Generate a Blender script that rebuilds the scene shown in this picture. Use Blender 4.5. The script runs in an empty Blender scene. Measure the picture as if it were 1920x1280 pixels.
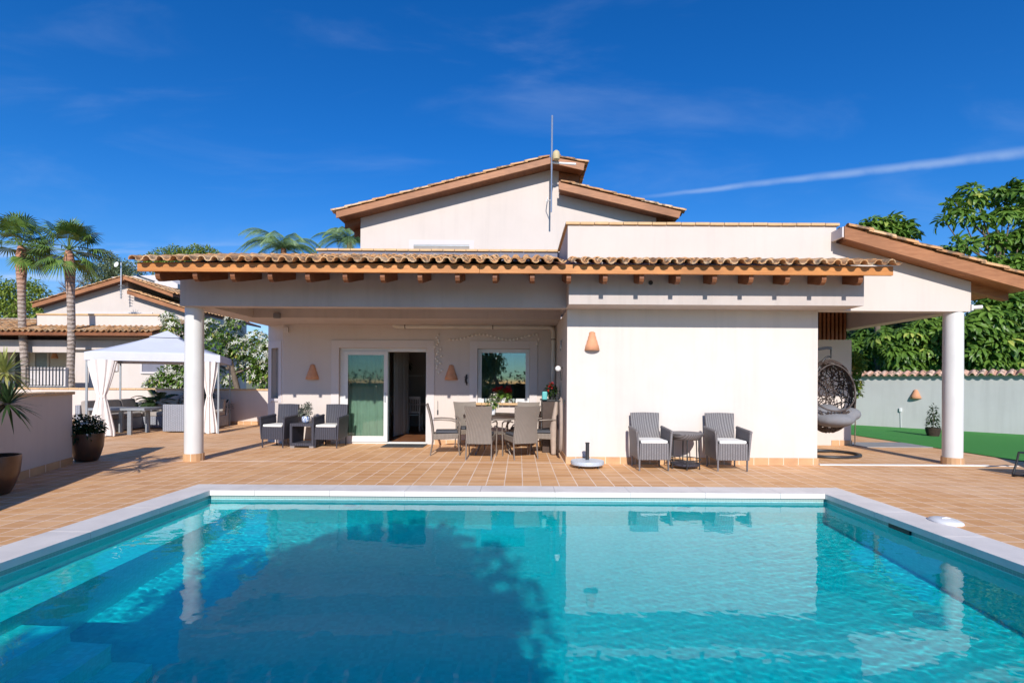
import bpy, math, random
import numpy as np
from mathutils import Vector, Matrix
R = math.radians
PI = math.pi
sc = bpy.context.scene
COL = sc.collection

# ---------------------------------------------------------------- camera, sky, sun, exposure
H, F = 1.35, 950.0
cam = bpy.data.cameras.new('camera')
camo = bpy.data.objects.new('camera', cam); COL.objects.link(camo); sc.camera = camo
camo.location = (0, 0, H); camo.rotation_euler = (PI/2, -.0057, 0)
cam.lens = 36*F/1920; cam.shift_x = -13/1920; cam.shift_y = 78/1920; cam.clip_end = 3000; cam.clip_start = .05

SUN = Vector((-.01, 1, -.54)).normalized()
EL = math.asin(-SUN.z)
wd = bpy.data.worlds.new('World'); sc.world = wd; wd.use_nodes = True
nt = wd.node_tree; N = nt.nodes; LK = nt.links
bg = N['Background']
sky = N.new('ShaderNodeTexSky'); sky.sky_type = 'NISHITA'; sky.sun_disc = False
sky.sun_elevation = EL; sky.sun_rotation = R(180) + math.atan2(SUN.x, SUN.y)
sky.altitude = 600; sky.air_density = 1.0; sky.dust_density = 0.3; sky.ozone_density = 3.0
hs = N.new('ShaderNodeHueSaturation'); hs.inputs['Saturation'].default_value = 1.34; hs.inputs['Value'].default_value = 1.0
LK.new(sky.outputs[0], hs.inputs['Color'])
tint = N.new('ShaderNodeMix'); tint.data_type = 'RGBA'; tint.blend_type = 'MULTIPLY'; tint.inputs[0].default_value = 1
tintc = N.new('ShaderNodeMix'); tintc.data_type = 'RGBA'; tintc.inputs[6].default_value = (1.15, 1.0, 1.14, 1); tintc.inputs[7].default_value = (.52, .96, 1.32, 1)
LK.new(hs.outputs[0], tint.inputs[6])
# thin cirrus and one contrail, by direction in the sky
tc = N.new('ShaderNodeTexCoord'); sp = N.new('ShaderNodeSeparateXYZ'); LK.new(tc.outputs['Generated'], sp.inputs[0])
def wm(op, a, b=None, c=None):
    n = N.new('ShaderNodeMath'); n.operation = op
    for i, v in enumerate((a, b, c)):
        if v is None: continue
        if isinstance(v, (int, float)): n.inputs[i].default_value = v
        else: LK.new(v, n.inputs[i])
    return n.outputs[0]
def wramp(v, a, b, c, d):
    n = N.new('ShaderNodeMapRange'); n.interpolation_type = 'SMOOTHSTEP'
    LK.new(v, n.inputs[0]); n.inputs[1].default_value = a; n.inputs[2].default_value = b; n.inputs[3].default_value = c; n.inputs[4].default_value = d
    return n.outputs[0]
yy = wm('MAXIMUM', sp.outputs[1], .02)
u = wm('DIVIDE', sp.outputs[0], yy); v = wm('DIVIDE', sp.outputs[2], yy)
cmb = N.new('ShaderNodeCombineXYZ'); LK.new(u, cmb.inputs[0]); LK.new(v, cmb.inputs[1])
mp = N.new('ShaderNodeMapping'); mp.inputs['Rotation'].default_value = (0, 0, -.35); mp.inputs['Scale'].default_value = (1.1, 4.0, 1); LK.new(cmb.outputs[0], mp.inputs[0])
n1 = N.new('ShaderNodeTexNoise'); n1.inputs['Scale'].default_value = 1.6; n1.inputs['Detail'].default_value = 7; n1.inputs['Roughness'].default_value = .55; n1.inputs['Distortion'].default_value = .5
LK.new(mp.outputs[0], n1.inputs['Vector'])
cir = wramp(n1.outputs[0], .48, .85, 0, .15)
# low cloud streaks near the horizon at left
mp2 = N.new('ShaderNodeMapping'); mp2.inputs['Scale'].default_value = (2.2, 16, 1); LK.new(cmb.outputs[0], mp2.inputs[0])
n2 = N.new('ShaderNodeTexNoise'); n2.inputs['Scale'].default_value = 2.0; n2.inputs['Detail'].default_value = 5; LK.new(mp2.outputs[0], n2.inputs['Vector'])
low = wm('MULTIPLY', wramp(n2.outputs[0], .45, .68, 0, .5), wm('MULTIPLY', wramp(v, .24, .29, 1, 0), wramp(v, .12, .2, 0, 1)))
LK.new(wramp(v, 0, .5, 0, 1), tintc.inputs[0]); LK.new(tintc.outputs[2], tint.inputs[7])
# contrail: v = a + b*u
nz = N.new('ShaderNodeTexNoise'); nz.inputs['Scale'].default_value = 14; nz.inputs['Detail'].default_value = 6; LK.new(cmb.outputs[0], nz.inputs['Vector'])
line = wm('SUBTRACT', v, wm('ADD', wm('MULTIPLY', u, .122), .3385))
line = wm('ADD', line, wm('MULTIPLY', wm('SUBTRACT', nz.outputs[0], .5), .007))
wid = wm('ADD', wm('MULTIPLY', wm('MAXIMUM', wm('SUBTRACT', u, .2), 0), .011), .004)
tr = wramp(wm('DIVIDE', wm('ABSOLUTE', line), wid), .0, 1.3, .34, 0)
tr = wm('MULTIPLY', tr, wramp(u, .16, .42, 0, 1))
tr = wm('MULTIPLY', tr, wramp(nz.outputs[0], .25, .6, .55, 1))
cloud = wm('MINIMUM', wm('ADD', wm('ADD', cir, tr), low), .9)
cloud = wm('MULTIPLY', cloud, wramp(sp.outputs[1], 0, .1, 0, 1))
mixc = N.new('ShaderNodeMix'); mixc.data_type = 'RGBA'; LK.new(cloud, mixc.inputs[0])
LK.new(tint.outputs[2], mixc.inputs[6]); mixc.inputs[7].default_value = (5.2, 6.4, 8.2, 1)
LK.new(mixc.outputs[2], bg.inputs[0]); bg.inputs[1].default_value = .097

sl = bpy.data.lights.new('sun', 'SUN'); slo = bpy.data.objects.new('sun', sl); COL.objects.link(slo)
slo.location = (2, -10, 12); slo.rotation_euler = SUN.to_track_quat('-Z', 'Y').to_euler()
sl.energy = 4.3; sl.angle = R(.5); sl.color = (1, .945, .88); sl.cycles.is_caustics_light = True
sc.view_settings.view_transform = 'Standard'; sc.view_settings.look = 'None'; sc.view_settings.exposure = 0.3; sc.view_settings.gamma = 1
sc.cycles.use_denoising = True; sc.cycles.max_bounces = 8; sc.cycles.transparent_max_bounces = 16
sc.cycles.sample_clamp_indirect = 6

# ---------------------------------------------------------------- helpers
def P(px, py, Y):
    a = (px-973)+.0057*(py-718); b = (py-718)-.0057*(px-973)
    return Vector((a*Y/F, Y, H-b*Y/F))
rnd = random.Random(7)

class MB:
    def __init__(s): s.v = []; s.f = []; s.t = []; s.smooth = False
    def add(s, vs, fs, tint=None):
        b = len(s.v); s.v += [tuple(p) for p in vs]; s.f += [tuple(b+i for i in f) for f in fs]
        if tint is not None or s.t:
            s.t += [0.5]*(b-len(s.t)); s.t += [0.5 if tint is None else tint]*len(vs)
        return s
    def hexa(s, p, tint=None):  # 4 bottom ccw, 4 top ccw
        return s.add(p, [(3,2,1,0),(4,5,6,7),(0,1,5,4),(1,2,6,5),(2,3,7,6),(3,0,4,7)], tint)
    def box(s, x0, x1, y0, y1, z0, z1, tint=None):
        return s.hexa([(x0,y0,z0),(x1,y0,z0),(x1,y1,z0),(x0,y1,z0),(x0,y0,z1),(x1,y0,z1),(x1,y1,z1),(x0,y1,z1)], tint)
    def prism(s, pts, y0, y1):  # polygon in XZ (ccw seen from -Y) extruded in Y
        n = len(pts)
        vs = [(x,y0,z) for x,z in pts]+[(x,y1,z) for x,z in pts]
        return s.add(vs, [tuple(range(n)), tuple(range(2*n-1,n-1,-1))]+[((i+1)%n,i,i+n,(i+1)%n+n) for i in range(n)])
    def prismx(s, pts, x0, x1):  # polygon in YZ extruded in X
        n = len(pts)
        vs = [(x0,y,z) for y,z in pts]+[(x1,y,z) for y,z in pts]
        return s.add(vs, [tuple(range(n-1,-1,-1)), tuple(range(n,2*n))]+[(i,(i+1)%n,(i+1)%n+n,i+n) for i in range(n)])
    def tube(s, path, r, n=8, cap=True, tint=None):
        path = [Vector(p) for p in path]; k = len(path)
        rs = r if isinstance(r, (list, tuple)) else [r]*k
        vs = []; up = None
        for i, p in enumerate(path):
            d = (path[min(i+1,k-1)]-path[max(i-1,0)])
            d = d.normalized() if d.length > 1e-9 else Vector((0,0,1))
            if up is None:
                a = Vector((0,0,1)) if abs(d.z) < .9 else Vector((1,0,0)); up = d.cross(a).normalized()
            else:
                up = (up-d*up.dot(d)); up = up.normalized() if up.length > 1e-6 else d.orthogonal().normalized()
            w = d.cross(up)
            for j in range(n):
                t = 2*PI*j/n; vs.append(p+(up*math.cos(t)+w*math.sin(t))*rs[i])
        fs = [(i*n+j, i*n+(j+1)%n, (i+1)*n+(j+1)%n, (i+1)*n+j) for i in range(k-1) for j in range(n)]
        if cap: fs += [tuple(range(n-1,-1,-1)), tuple((k-1)*n+j for j in range(n))]
        return s.add(vs, fs, tint)
    def lathe(s, prof, c=(0,0,0), n=28, sx=1, sy=1):
        vs = []; k = len(prof)
        for r, z in prof:
            for j in range(n):
                t = 2*PI*j/n; vs.append((c[0]+r*sx*math.cos(t), c[1]+r*sy*math.sin(t), c[2]+z))
        fs = [(i*n+j, i*n+(j+1)%n, (i+1)*n+(j+1)%n, (i+1)*n+j) for i in range(k-1) for j in range(n)]
        fs += [tuple(range(n-1,-1,-1)), tuple((k-1)*n+j for j in range(n))]
        return s.add(vs, fs)
    def ball(s, c, r, n=10, sz=1):
        return s.lathe([(max(r*math.sin(PI*i/n), r*.02), -r*sz*math.cos(PI*i/n)) for i in range(n+1)], c, n+2)
    def build(s, name, m, parent=None, world=False, smooth=None, bevel=0, auto=None):
        vs = s.v
        if world and parent is not None:
            o0 = parent
            L = Vector((0,0,0))
            while o0 is not None: L = L+o0.location; o0 = o0.parent
            vs = [(x-L.x, y-L.y, z-L.z) for x, y, z in vs]
        me = bpy.data.meshes.new(name); me.from_pydata(vs, [], s.f)
        if m is not None: me.materials.append(m)
        if s.t:
            at = me.attributes.new('tint', 'FLOAT', 'POINT'); t = s.t+[.5]*(len(vs)-len(s.t)); at.data.foreach_set('value', t)
        me.update()
        o = bpy.data.objects.new(name, me); COL.objects.link(o)
        if parent is not None: o.parent = parent
        if smooth: me.polygons.foreach_set('use_smooth', [True]*len(me.polygons))
        if auto: me.polygons.foreach_set('use_smooth', [True]*len(me.polygons)); me.set_sharp_from_angle(angle=R(auto))
        if bevel:
            b = o.modifiers.new('bevel', 'BEVEL'); b.width = bevel; b.segments = 2; b.limit_method = 'ANGLE'
        return o

def thing(name, label, cat, loc=(0,0,0), rz=0, group=None):
    o = bpy.data.objects.new(name, None); COL.objects.link(o); o.location = loc; o.rotation_euler = (0,0,rz)
    o.empty_display_size = .2
    o['label'] = label; o['category'] = cat
    if group: o['group'] = group
    return o
def tag(o, label, cat, group=None, loc=None):
    o['label'] = label; o['category'] = cat
    if group: o['group'] = group
    if loc is not None: o.location = loc
    return o
def struct(o): o['kind'] = 'structure'; return o
def dup(root, loc, rz=0, label=None, scale=None):
    KIDS = {}
    for q in COL.objects:
        if q.parent: KIDS.setdefault(q.parent.name, []).append(q)
    r = root.copy(); COL.objects.link(r); r.location = loc; r.rotation_euler = (0,0,rz)
    if label: r['label'] = label
    if scale: r.scale = scale
    def rec(src, dst):
        for ch in KIDS.get(src.name, []):
            c = ch.copy(); COL.objects.link(c); c.parent = dst; rec(ch, c)
    rec(root, r); return r

# ---------------------------------------------------------------- materials
class MT:
    def __init__(s, name):
        s.m = bpy.data.materials.new(name); s.m.use_nodes = True; s.n = s.m.node_tree.nodes; s.l = s.m.node_tree.links
        s.b = s.n['Principled BSDF']; s.out = s.n['Material Output']
    def node(s, t, **k):
        n = s.n.new(t)
        for a, b in k.items(): setattr(n, a, b)
        return n
    def val(s, sock, v):
        if isinstance(v, bpy.types.NodeSocket): s.l.new(v, sock)
        else: sock.default_value = v
    def math(s, op, a, b=None, c=None):
        n = s.node('ShaderNodeMath', operation=op)
        for i, x in enumerate((a, b, c)):
            if x is not None: s.val(n.inputs[i], x)
        return n.outputs[0]
    def coord(s, scale=(1,1,1), kind='Object', rot=(0,0,0)):
        t = s.node('ShaderNodeTexCoord'); m = s.node('ShaderNodeMapping'); m.inputs['Scale'].default_value = scale; m.inputs['Rotation'].default_value = rot
        if kind == 'World':
            g = s.node('ShaderNodeNewGeometry'); s.l.new(g.outputs['Position'], m.inputs[0])
        else: s.l.new(t.outputs[kind], m.inputs[0])
        return m.outputs[0]
    def noise(s, vec, scale, detail=4, rough=.5, dist=0):
        n = s.node('ShaderNodeTexNoise'); n.inputs['Scale'].default_value = scale; n.inputs['Detail'].default_value = detail
        n.inputs['Roughness'].default_value = rough; n.inputs['Distortion'].default_value = dist; s.l.new(vec, n.inputs['Vector']); return n.outputs[0]
    def rng(s, v, a, b, c, d, smooth=False):
        n = s.node('ShaderNodeMapRange'); s.l.new(v, n.inputs[0])
        if smooth: n.interpolation_type = 'SMOOTHSTEP'
        for i, x in enumerate((a, b, c, d)): n.inputs[i+1].default_value = x
        return n.outputs[0]
    def mix(s, f, a, b, blend='MIX'):
        n = s.node('ShaderNodeMix'); n.data_type = 'RGBA'; n.blend_type = blend
        s.val(n.inputs[0], f); s.val(n.inputs[6], (*a,1) if isinstance(a, tuple) and len(a)==3 else a); s.val(n.inputs[7], (*b,1) if isinstance(b, tuple) and len(b)==3 else b)
        return n.outputs[2]
    def bump(s, h, strength=.3, dist=.01):
        n = s.node('ShaderNodeBump'); n.inputs['Strength'].default_value = strength; n.inputs['Distance'].default_value = dist
        s.l.new(h, n.inputs['Height']); s.l.new(n.outputs[0], s.b.inputs['Normal'])
    def set(s, col=None, rough=None, metal=None, spec=None):
        if col is not None: s.val(s.b.inputs['Base Color'], (*col,1) if isinstance(col, tuple) and len(col)==3 else col)
        if rough is not None: s.val(s.b.inputs['Roughness'], rough)
        if metal is not None: s.b.inputs['Metallic'].default_value = metal
        if spec is not None: s.b.inputs['Specular IOR Level'].default_value = spec
        return s

def varied(name, col, var=.12, scale=3, rough=.7, bscale=60, bstr=.15, bdist=.004, metal=0, spec=.4, kind='World', col2=None):
    t = MT(name); v = t.coord(kind=kind); n = t.noise(v, scale, 5, .6)
    c2 = col2 or tuple(c*(1-var*2) for c in col)
    t.set(t.mix(t.rng(n, .3, .7, 0, 1), col, c2), rough, metal, spec)
    if bstr: t.bump(t.noise(v, bscale, 4, .6), bstr, bdist)
    return t.m
M = {}
def plaster(name, col, stain=.1):
    t = MT(name); v = t.coord(kind='World')
    big = t.rng(t.noise(v, .9, 6, .62), .38, .72, 0, 1)
    st = t.coord((5, 5, .35), 'World'); streak = t.rng(t.noise(st, 1.3, 5, .6), .5, .78, 0, 1)
    c = t.mix(t.math('MULTIPLY', big, stain), col, (col[0]*.72, col[1]*.70, col[2]*.68))
    c = t.mix(t.math('MULTIPLY', streak, stain*.9), c, (col[0]*.68, col[1]*.68, col[2]*.68))
    t.set(c, .85, spec=.25)
    h = t.math('ADD', t.noise(v, 55, 5, .65), t.math('MULTIPLY', t.noise(v, 5, 3), 1.5)); t.bump(h, .22, .006)
    return t.m
M['plaster'] = plaster('pink_plaster', (.61, .535, .485), .2)
M['plaster_lit'] = plaster('bounce_lit_plaster', (.65, .59, .54), .3)  # front block: same wall paint, bounced light put into a lighter colour
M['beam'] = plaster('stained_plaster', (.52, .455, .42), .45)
M['trim'] = plaster('trim_plaster', (.62, .565, .545), .1)
M['gardenwall'] = plaster('grey_plaster', (.51, .515, .50), .35)
M['parapetgrey'] = plaster('grey_waterproofing', (.20, .20, .25), .4)
M['white'] = varied('white_painted_metal', (.68, .68, .67), .04, 2, .35, 40, .03)
M['column'] = varied('white_column_paint', (.66, .65, .63), .05, 2, .6, 60, .12)
M['pipe'] = varied('white_pipe', (.70, .66, .58), .1, 2, .4, 40, .05)

# timber
def wood(name, c1, c2, axis=(1.2, 18, 18), rough=.55):
    t = MT(name); v = t.coord(axis, 'World'); n = t.noise(v, 2.2, 6, .6, .8)
    w = t.rng(n, .3, .7, 0, 1); g = t.rng(t.noise(t.coord((1,1,1),'World'), 1.4, 3), .35, .7, 0, .6)
    t.set(t.mix(g, t.mix(w, c1, c2), tuple(x*.6 for x in c2)), rough, spec=.35); t.bump(n, .25, .004); return t.m
M['wood'] = wood('honey_timber', (.66, .29, .085), (.46, .17, .045))
M['wood_dark'] = wood('dark_timber', (.30, .115, .045), (.17, .06, .025), (9, 2, 9))
M['wood_verge'] = wood('verge_timber', (.45, .20, .09), (.30, .12, .05), (1.5, 10, 14))
M['woodfloor'] = wood('wood_floor', (.34, .14, .06), (.22, .09, .04), (9, 1.5, 9), .35)

# terrace tiles
def floor_mat():
    t = MT('terracotta_paving'); S = .243
    g = t.node('ShaderNodeNewGeometry'); s_ = t.node('ShaderNodeSeparateXYZ'); t.l.new(g.outputs['Position'], s_.inputs[0])
    x = t.math('DIVIDE', t.math('SUBTRACT', s_.outputs[0], .056-.243*40), S); y = t.math('DIVIDE', t.math('SUBTRACT', s_.outputs[1], .02-.243*40), S)
    fx = t.math('FRACT', x); fy = t.math('FRACT', y)
    def edge(f, w):
        d = t.math('SUBTRACT', .5, t.math('ABSOLUTE', t.math('SUBTRACT', f, .5)))
        return t.rng(d, w*.45, w, 1, 0, True)
    gr = t.math('MAXIMUM', edge(fx, .034), edge(fy, .036))
    cb = t.node('ShaderNodeCombineXYZ'); t.l.new(t.math('FLOOR', x), cb.inputs[0]); t.l.new(t.math('FLOOR', y), cb.inputs[1])
    wn = t.node('ShaderNodeTexWhiteNoise'); wn.noise_dimensions = '2D'; t.l.new(cb.outputs[0], wn.inputs['Vector'])
    v = t.coord((1,1,1), 'World'); vs = t.coord((2.2, 12, 1), 'World')
    add = t.node('ShaderNodeVectorMath', operation='ADD'); t.l.new(vs, add.inputs[0])
    sc_ = t.node('ShaderNodeVectorMath', operation='SCALE'); t.l.new(wn.outputs['Color'], sc_.inputs[0]); sc_.inputs['Scale'].default_value = 30; t.l.new(sc_.outputs[0], add.inputs[1])
    st = t.rng(t.noise(add.outputs[0], 2.0, 5, .6, .6), .3, .7, 0, 1)
    c = t.mix(wn.outputs['Value'], (.84, .51, .26), (.66, .35, .15))
    c = t.mix(t.math('MULTIPLY', st, .75), c, (.56, .27, .105))
    c = t.mix(t.math('MULTIPLY', t.rng(t.noise(v, 60, 2), .55, .7, 0, 1), .15), c, (.3, .14, .06))
    c = t.mix(t.math('MULTIPLY', t.rng(t.noise(v, .6, 4), .45, .75, 0, 1), .35), c, (.80, .60, .43))
    gc = t.mix(t.rng(t.noise(v, 1.1, 3), .35, .7, 0, 1), (.92, .76, .62), (.74, .55, .40))
    t.set(t.mix(gr, c, gc), t.mix(gr, (.7,)*3, (.9,)*3), spec=.2)
    h = t.math('SUBTRACT', t.math('MULTIPLY', t.noise(v, 18, 4), .25), gr); t.bump(h, .35, .003)
    return t.m
M['paving'] = floor_mat()
M['skirting'] = None
def skirt():
    t = MT('terracotta_skirting'); v = t.coord((1,1,1), 'World')
    s_ = t.node('ShaderNodeSeparateXYZ'); t.l.new(v, s_.inputs[0])
    a = t.math('ADD', s_.outputs[0], s_.outputs[1]); f = t.math('FRACT', t.math('DIVIDE', a, .25))
    e = t.rng(t.math('SUBTRACT', .5, t.math('ABSOLUTE', t.math('SUBTRACT', f, .5))), .012, .028, 1, 0)
    n = t.noise(v, 3, 4)
    t.set(t.mix(e, t.mix(t.rng(n,.3,.7,0,1), (.60,.37,.19), (.46,.26,.13)), (.75,.6,.48)), .55); return t.m
M['skirting'] = skirt()
M['coping'] = varied('pale_stone', (.80, .75, .70), .09, 2.5, .6, 90, .2, .003)
M['marble'] = varied('white_marble', (.78, .74, .70), .06, 2, .4, 40, .05)

def mosaic(name='pool_mosaic', a=(.34, .64, .63), b=(.46, .76, .74)):
    t = MT(name); g = t.node('ShaderNodeNewGeometry'); s_ = t.node('ShaderNodeVectorMath', operation='SCALE'); t.l.new(g.outputs['Position'], s_.inputs[0]); s_.inputs['Scale'].default_value = 1/.033
    off = t.node('ShaderNodeVectorMath', operation='ADD'); t.l.new(s_.outputs[0], off.inputs[0]); off.inputs[1].default_value = (.37, .41, .43)
    fl = t.node('ShaderNodeVectorMath', operation='FLOOR'); t.l.new(off.outputs[0], fl.inputs[0])
    fr = t.node('ShaderNodeVectorMath', operation='FRACTION'); t.l.new(off.outputs[0], fr.inputs[0])
    wn = t.node('ShaderNodeTexWhiteNoise'); t.l.new(fl.outputs[0], wn.inputs['Vector'])
    nrm = t.node('ShaderNodeSeparateXYZ'); t.l.new(g.outputs['Normal'], nrm.inputs[0]); fx = t.node('ShaderNodeSeparateXYZ'); t.l.new(fr.outputs[0], fx.inputs[0])
    e = None
    for i in range(3):
        d = t.math('SUBTRACT', .5, t.math('ABSOLUTE', t.math('SUBTRACT', fx.outputs[i], .5)))
        k = t.math('MULTIPLY', t.rng(d, .03, .08, 1, 0), t.rng(t.math('ABSOLUTE', nrm.outputs[i]), .5, .6, 1, 0))
        e = k if e is None else t.math('MAXIMUM', e, k)
    c = t.mix(wn.outputs['Value'], a, b)
    pz = t.node('ShaderNodeSeparateXYZ'); t.l.new(g.outputs['Position'], pz.inputs[0]); c = t.mix(t.rng(pz.outputs[2], -.104, -.103, 0, 1), c, (.26, .36, .34))
    t.set(t.mix(t.math('MULTIPLY', e, .35), c, (.50, .66, .62)), .35); return t.m
M['mosaic'] = mosaic(); M['mosaic_lit'] = mosaic('sunlit_step_mosaic', (.66, .80, .72), (.86, .92, .86))  # steps and bench: same mosaic, shallow-water sunlight painted in as a lighter colour

def water():
    m = bpy.data.materials.new('pool_water'); m.use_nodes = True; n = m.node_tree.nodes; n.clear()
    o = n.new('ShaderNodeOutputMaterial'); g = n.new('ShaderNodeBsdfPrincipled'); g.inputs['IOR'].default_value = 1.333; g.inputs['Roughness'].default_value = 0
    g.inputs['Base Color'].default_value = (.006, .90, 1.0, 1); g.inputs['Transmission Weight'].default_value = 1
    m.node_tree.links.new(g.outputs[0], o.inputs[0]); return m
M['water'] = water()

def tiles_mat(name='roof_tile_clay', a=(.60, .33, .15), b=(.40, .20, .09), c=(.66, .46, .28)):
    t = MT(name); at = t.node('ShaderNodeAttribute', attribute_name='tint'); v = t.coord((1,1,1), 'World')
    f = at.outputs['Fac']
    col = t.mix(t.rng(f, 0, .5, 0, 1), b, a); col = t.mix(t.rng(f, .55, 1, 0, 1), col, c)
    li = t.rng(t.noise(v, 7, 6, .68), .46, .63, 0, .85, True)
    col = t.mix(li, col, (.11, .085, .06)); t.set(col, .85, spec=.2); t.bump(t.noise(v, 40, 4), .4, .006); return t.m
M['tiles'] = tiles_mat()
M['captile'] = varied('pale_cap_tile', (.66, .43, .22), .12, 4, .7, 50, .2)
M['terracotta'] = varied('terracotta_lamp', (.70, .33, .18), .10, 8, .8, 90, .3, kind='Object')

def wicker(name, c1, c2, sx=70, sz=130, rough=.55, ambient=0):
    t = MT(name); tcn = t.node('ShaderNodeTexCoord'); s_ = t.node('ShaderNodeSeparateXYZ'); t.l.new(tcn.outputs['Object'], s_.inputs[0])
    a = t.math('ADD', s_.outputs[0], t.math('MULTIPLY', s_.outputs[1], 1.0))
    w1 = t.math('SINE', t.math('MULTIPLY', a, sx*2)); par = t.math('SIGN', w1)
    w2 = t.math('SINE', t.math('MULTIPLY', s_.outputs[2], sz*2))
    h = t.math('ADD', t.math('MULTIPLY', t.math('ABSOLUTE', w1), .8), t.math('MULTIPLY', t.math('MULTIPLY', w2, par), .14))
    n = t.noise(t.coord((1,1,1)), 14, 3)
    c = t.mix(t.rng(h, 0, .75, 0, 1), c2, c1); c = t.mix(t.rng(n, .35, .7, 0, .35), c, tuple(x*.6 for x in c1))
    t.set(c, rough, spec=.4); t.bump(h, .6, .006); return t.m
M['wicker_dark'] = wicker('slate_wicker', (.060, .060, .082), (.012, .012, .017), 40)
M['wicker_grey'] = wicker('grey_wicker', (.215, .200, .205), (.065, .06, .062), 40)
M['wicker_taupe'] = wicker('taupe_wicker', (.265, .225, .190), (.12, .095, .075), 62, 90)
M['wicker_sofa'] = wicker('grey_sofa_wicker', (.30, .31, .35), (.13, .13, .15), 32, 50)
M['cushion_white'] = varied('white_cushion', (.80, .79, .76), .05, 4, .9, 200, .2, kind='Object')
M['cushion_dark'] = varied('charcoal_cushion', (.085, .09, .105), .1, 5, .95, 150, .3, kind='Object')
M['cushion_grey'] = varied('grey_cushion', (.22, .22, .235), .08, 5, .95, 120, .3, kind='Object')
M['cushion_beige'] = varied('beige_grey_cushion', (.36, .32, .285), .08, 5, .95, 120, .3, kind='Object')
M['metal_dark'] = varied('dark_metal', (.05, .05, .052), .1, 4, .4, 60, .05, metal=.3, kind='Object')
M['metal_taupe'] = varied('taupe_metal', (.24, .20, .17), .1, 4, .4, 60, .05, metal=.3, kind='Object')
M['metal_grey'] = varied('grey_metal', (.30, .32, .34), .1, 4, .45, 60, .05, metal=.3, kind='Object')
M['steel'] = varied('galvanised_steel', (.55, .56, .58), .1, 4, .35, 60, .05, metal=.8, kind='Object')
M['tabletop'] = varied('dark_tabletop', (.075, .048, .036), .15, 6, .4, 60, .05, kind='Object')
M['granite'] = None
def granite():
    t = MT('blue_grey_granite'); v = t.coord((1,1,1)); a = t.rng(t.noise(v, 180, 2), .4, .6, 0, 1)
    t.set(t.mix(a, (.36,.41,.47), (.56,.62,.68)), .4); return t.m
M['granite'] = granite()
M['canvas'] = varied('white_canvas', (.60, .615, .68), .05, 1.5, .9, 30, .2, .01)
M['curtain'] = varied('cream_curtain', (.78, .72, .68), .05, 3, .95, 80, .2)
M['pot'] = varied('bronze_glazed_pot', (.115, .045, .022), .25, 5, .32, 25, .12, spec=.6, kind='Object')
M['potwhite'] = varied('white_ceramic', (.80, .80, .80), .04, 4, .3, 20, .02, kind='Object')
def potblue():
    t = MT('blue_patterned_ceramic'); v = t.coord((1,1,1)); n = t.rng(t.noise(v, 38, 1), .47, .53, 0, 1)
    t.set(t.mix(n, (.75,.78,.82), (.12,.22,.5)), .25); return t.m
M['potblue'] = potblue()
M['soil'] = varied('potting_soil', (.06, .04, .028), .3, 20, .95, 60, .8, kind='Object')
M['mat'] = varied('grey_doormat', (.055, .06, .065), .15, 20, .95, 200, .6, kind='Object')
M['ground'] = varied('dry_ground', (.26, .21, .14), .2, .6, .95, 6, .5, .03, col2=(.12,.16,.06))
M['grey_slab'] = varied('grey_slab', (.34, .33, .32), .1, 5, .7, 80, .2)
M['black'] = varied('black_plastic', (.02, .02, .022), .1, 4, .4, 60, .05, kind='Object')
M['interior'] = varied('interior_paint', (.50, .47, .45), .04, 1, .9, 30, .05)
M['interior_white'] = varied('white_lacquer', (.75, .74, .72), .04, 2, .4, 30, .03, kind='Object')
M['sheer'] = varied('green_white_curtain', (.46, .54, .49), .06, 2, .9, 20, .05)
M['drape'] = varied('grey_drape', (.34, .36, .34), .06, 2, .9, 20, .05)
M['beads'] = varied('string_light_bead', (.88, .84, .78), .05, 8, .5, 30, .05, kind='Object')
M['teal'] = varied('teal_plastic', (.12, .46, .46), .05, 5, .4, 30, .05, kind='Object')
M['hose'] = varied('beige_hose', (.42, .33, .27), .1, 9, .6, 60, .1, kind='Object')
M['solar'] = varied('solar_panel', (.02, .03, .06), .2, 3, .15, 30, .02)
M['yellow'] = varied('yellow_curtain', (.72, .52, .12), .1, 6, .9, 30, .1)
M['rattan'] = varied('dark_brown_rattan', (.085, .062, .055), .2, 6, .5, 60, .1, kind='Object')
M['brownbark'] = varied('grey_brown_bark', (.20, .15, .11), .25, 6, .95, 14, .9, .03, kind='Object')
M['palmbark'] = None
def pbark():
    t = MT('palm_trunk_bark'); v = t.coord((1,1,1)); s_ = t.node('ShaderNodeSeparateXYZ'); t.l.new(v, s_.inputs[0])
    ring = t.math('SINE', t.math('ADD', t.math('MULTIPLY', s_.outputs[2], 38), t.math('MULTIPLY', t.noise(v, 5, 4), 8)))
    c = t.mix(t.rng(ring, -1, 1, 0, 1), (.26,.20,.165), (.42,.345,.295)); top = t.rng(s_.outputs[2], 4.5, 6.2, 0, 1)
    t.set(t.mix(top, c, (.42,.20,.12)), .95); t.bump(t.math('ADD', ring, t.noise(v, 30, 3)), .9, .02); return t.m
M['palmbark'] = pbark()

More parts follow.
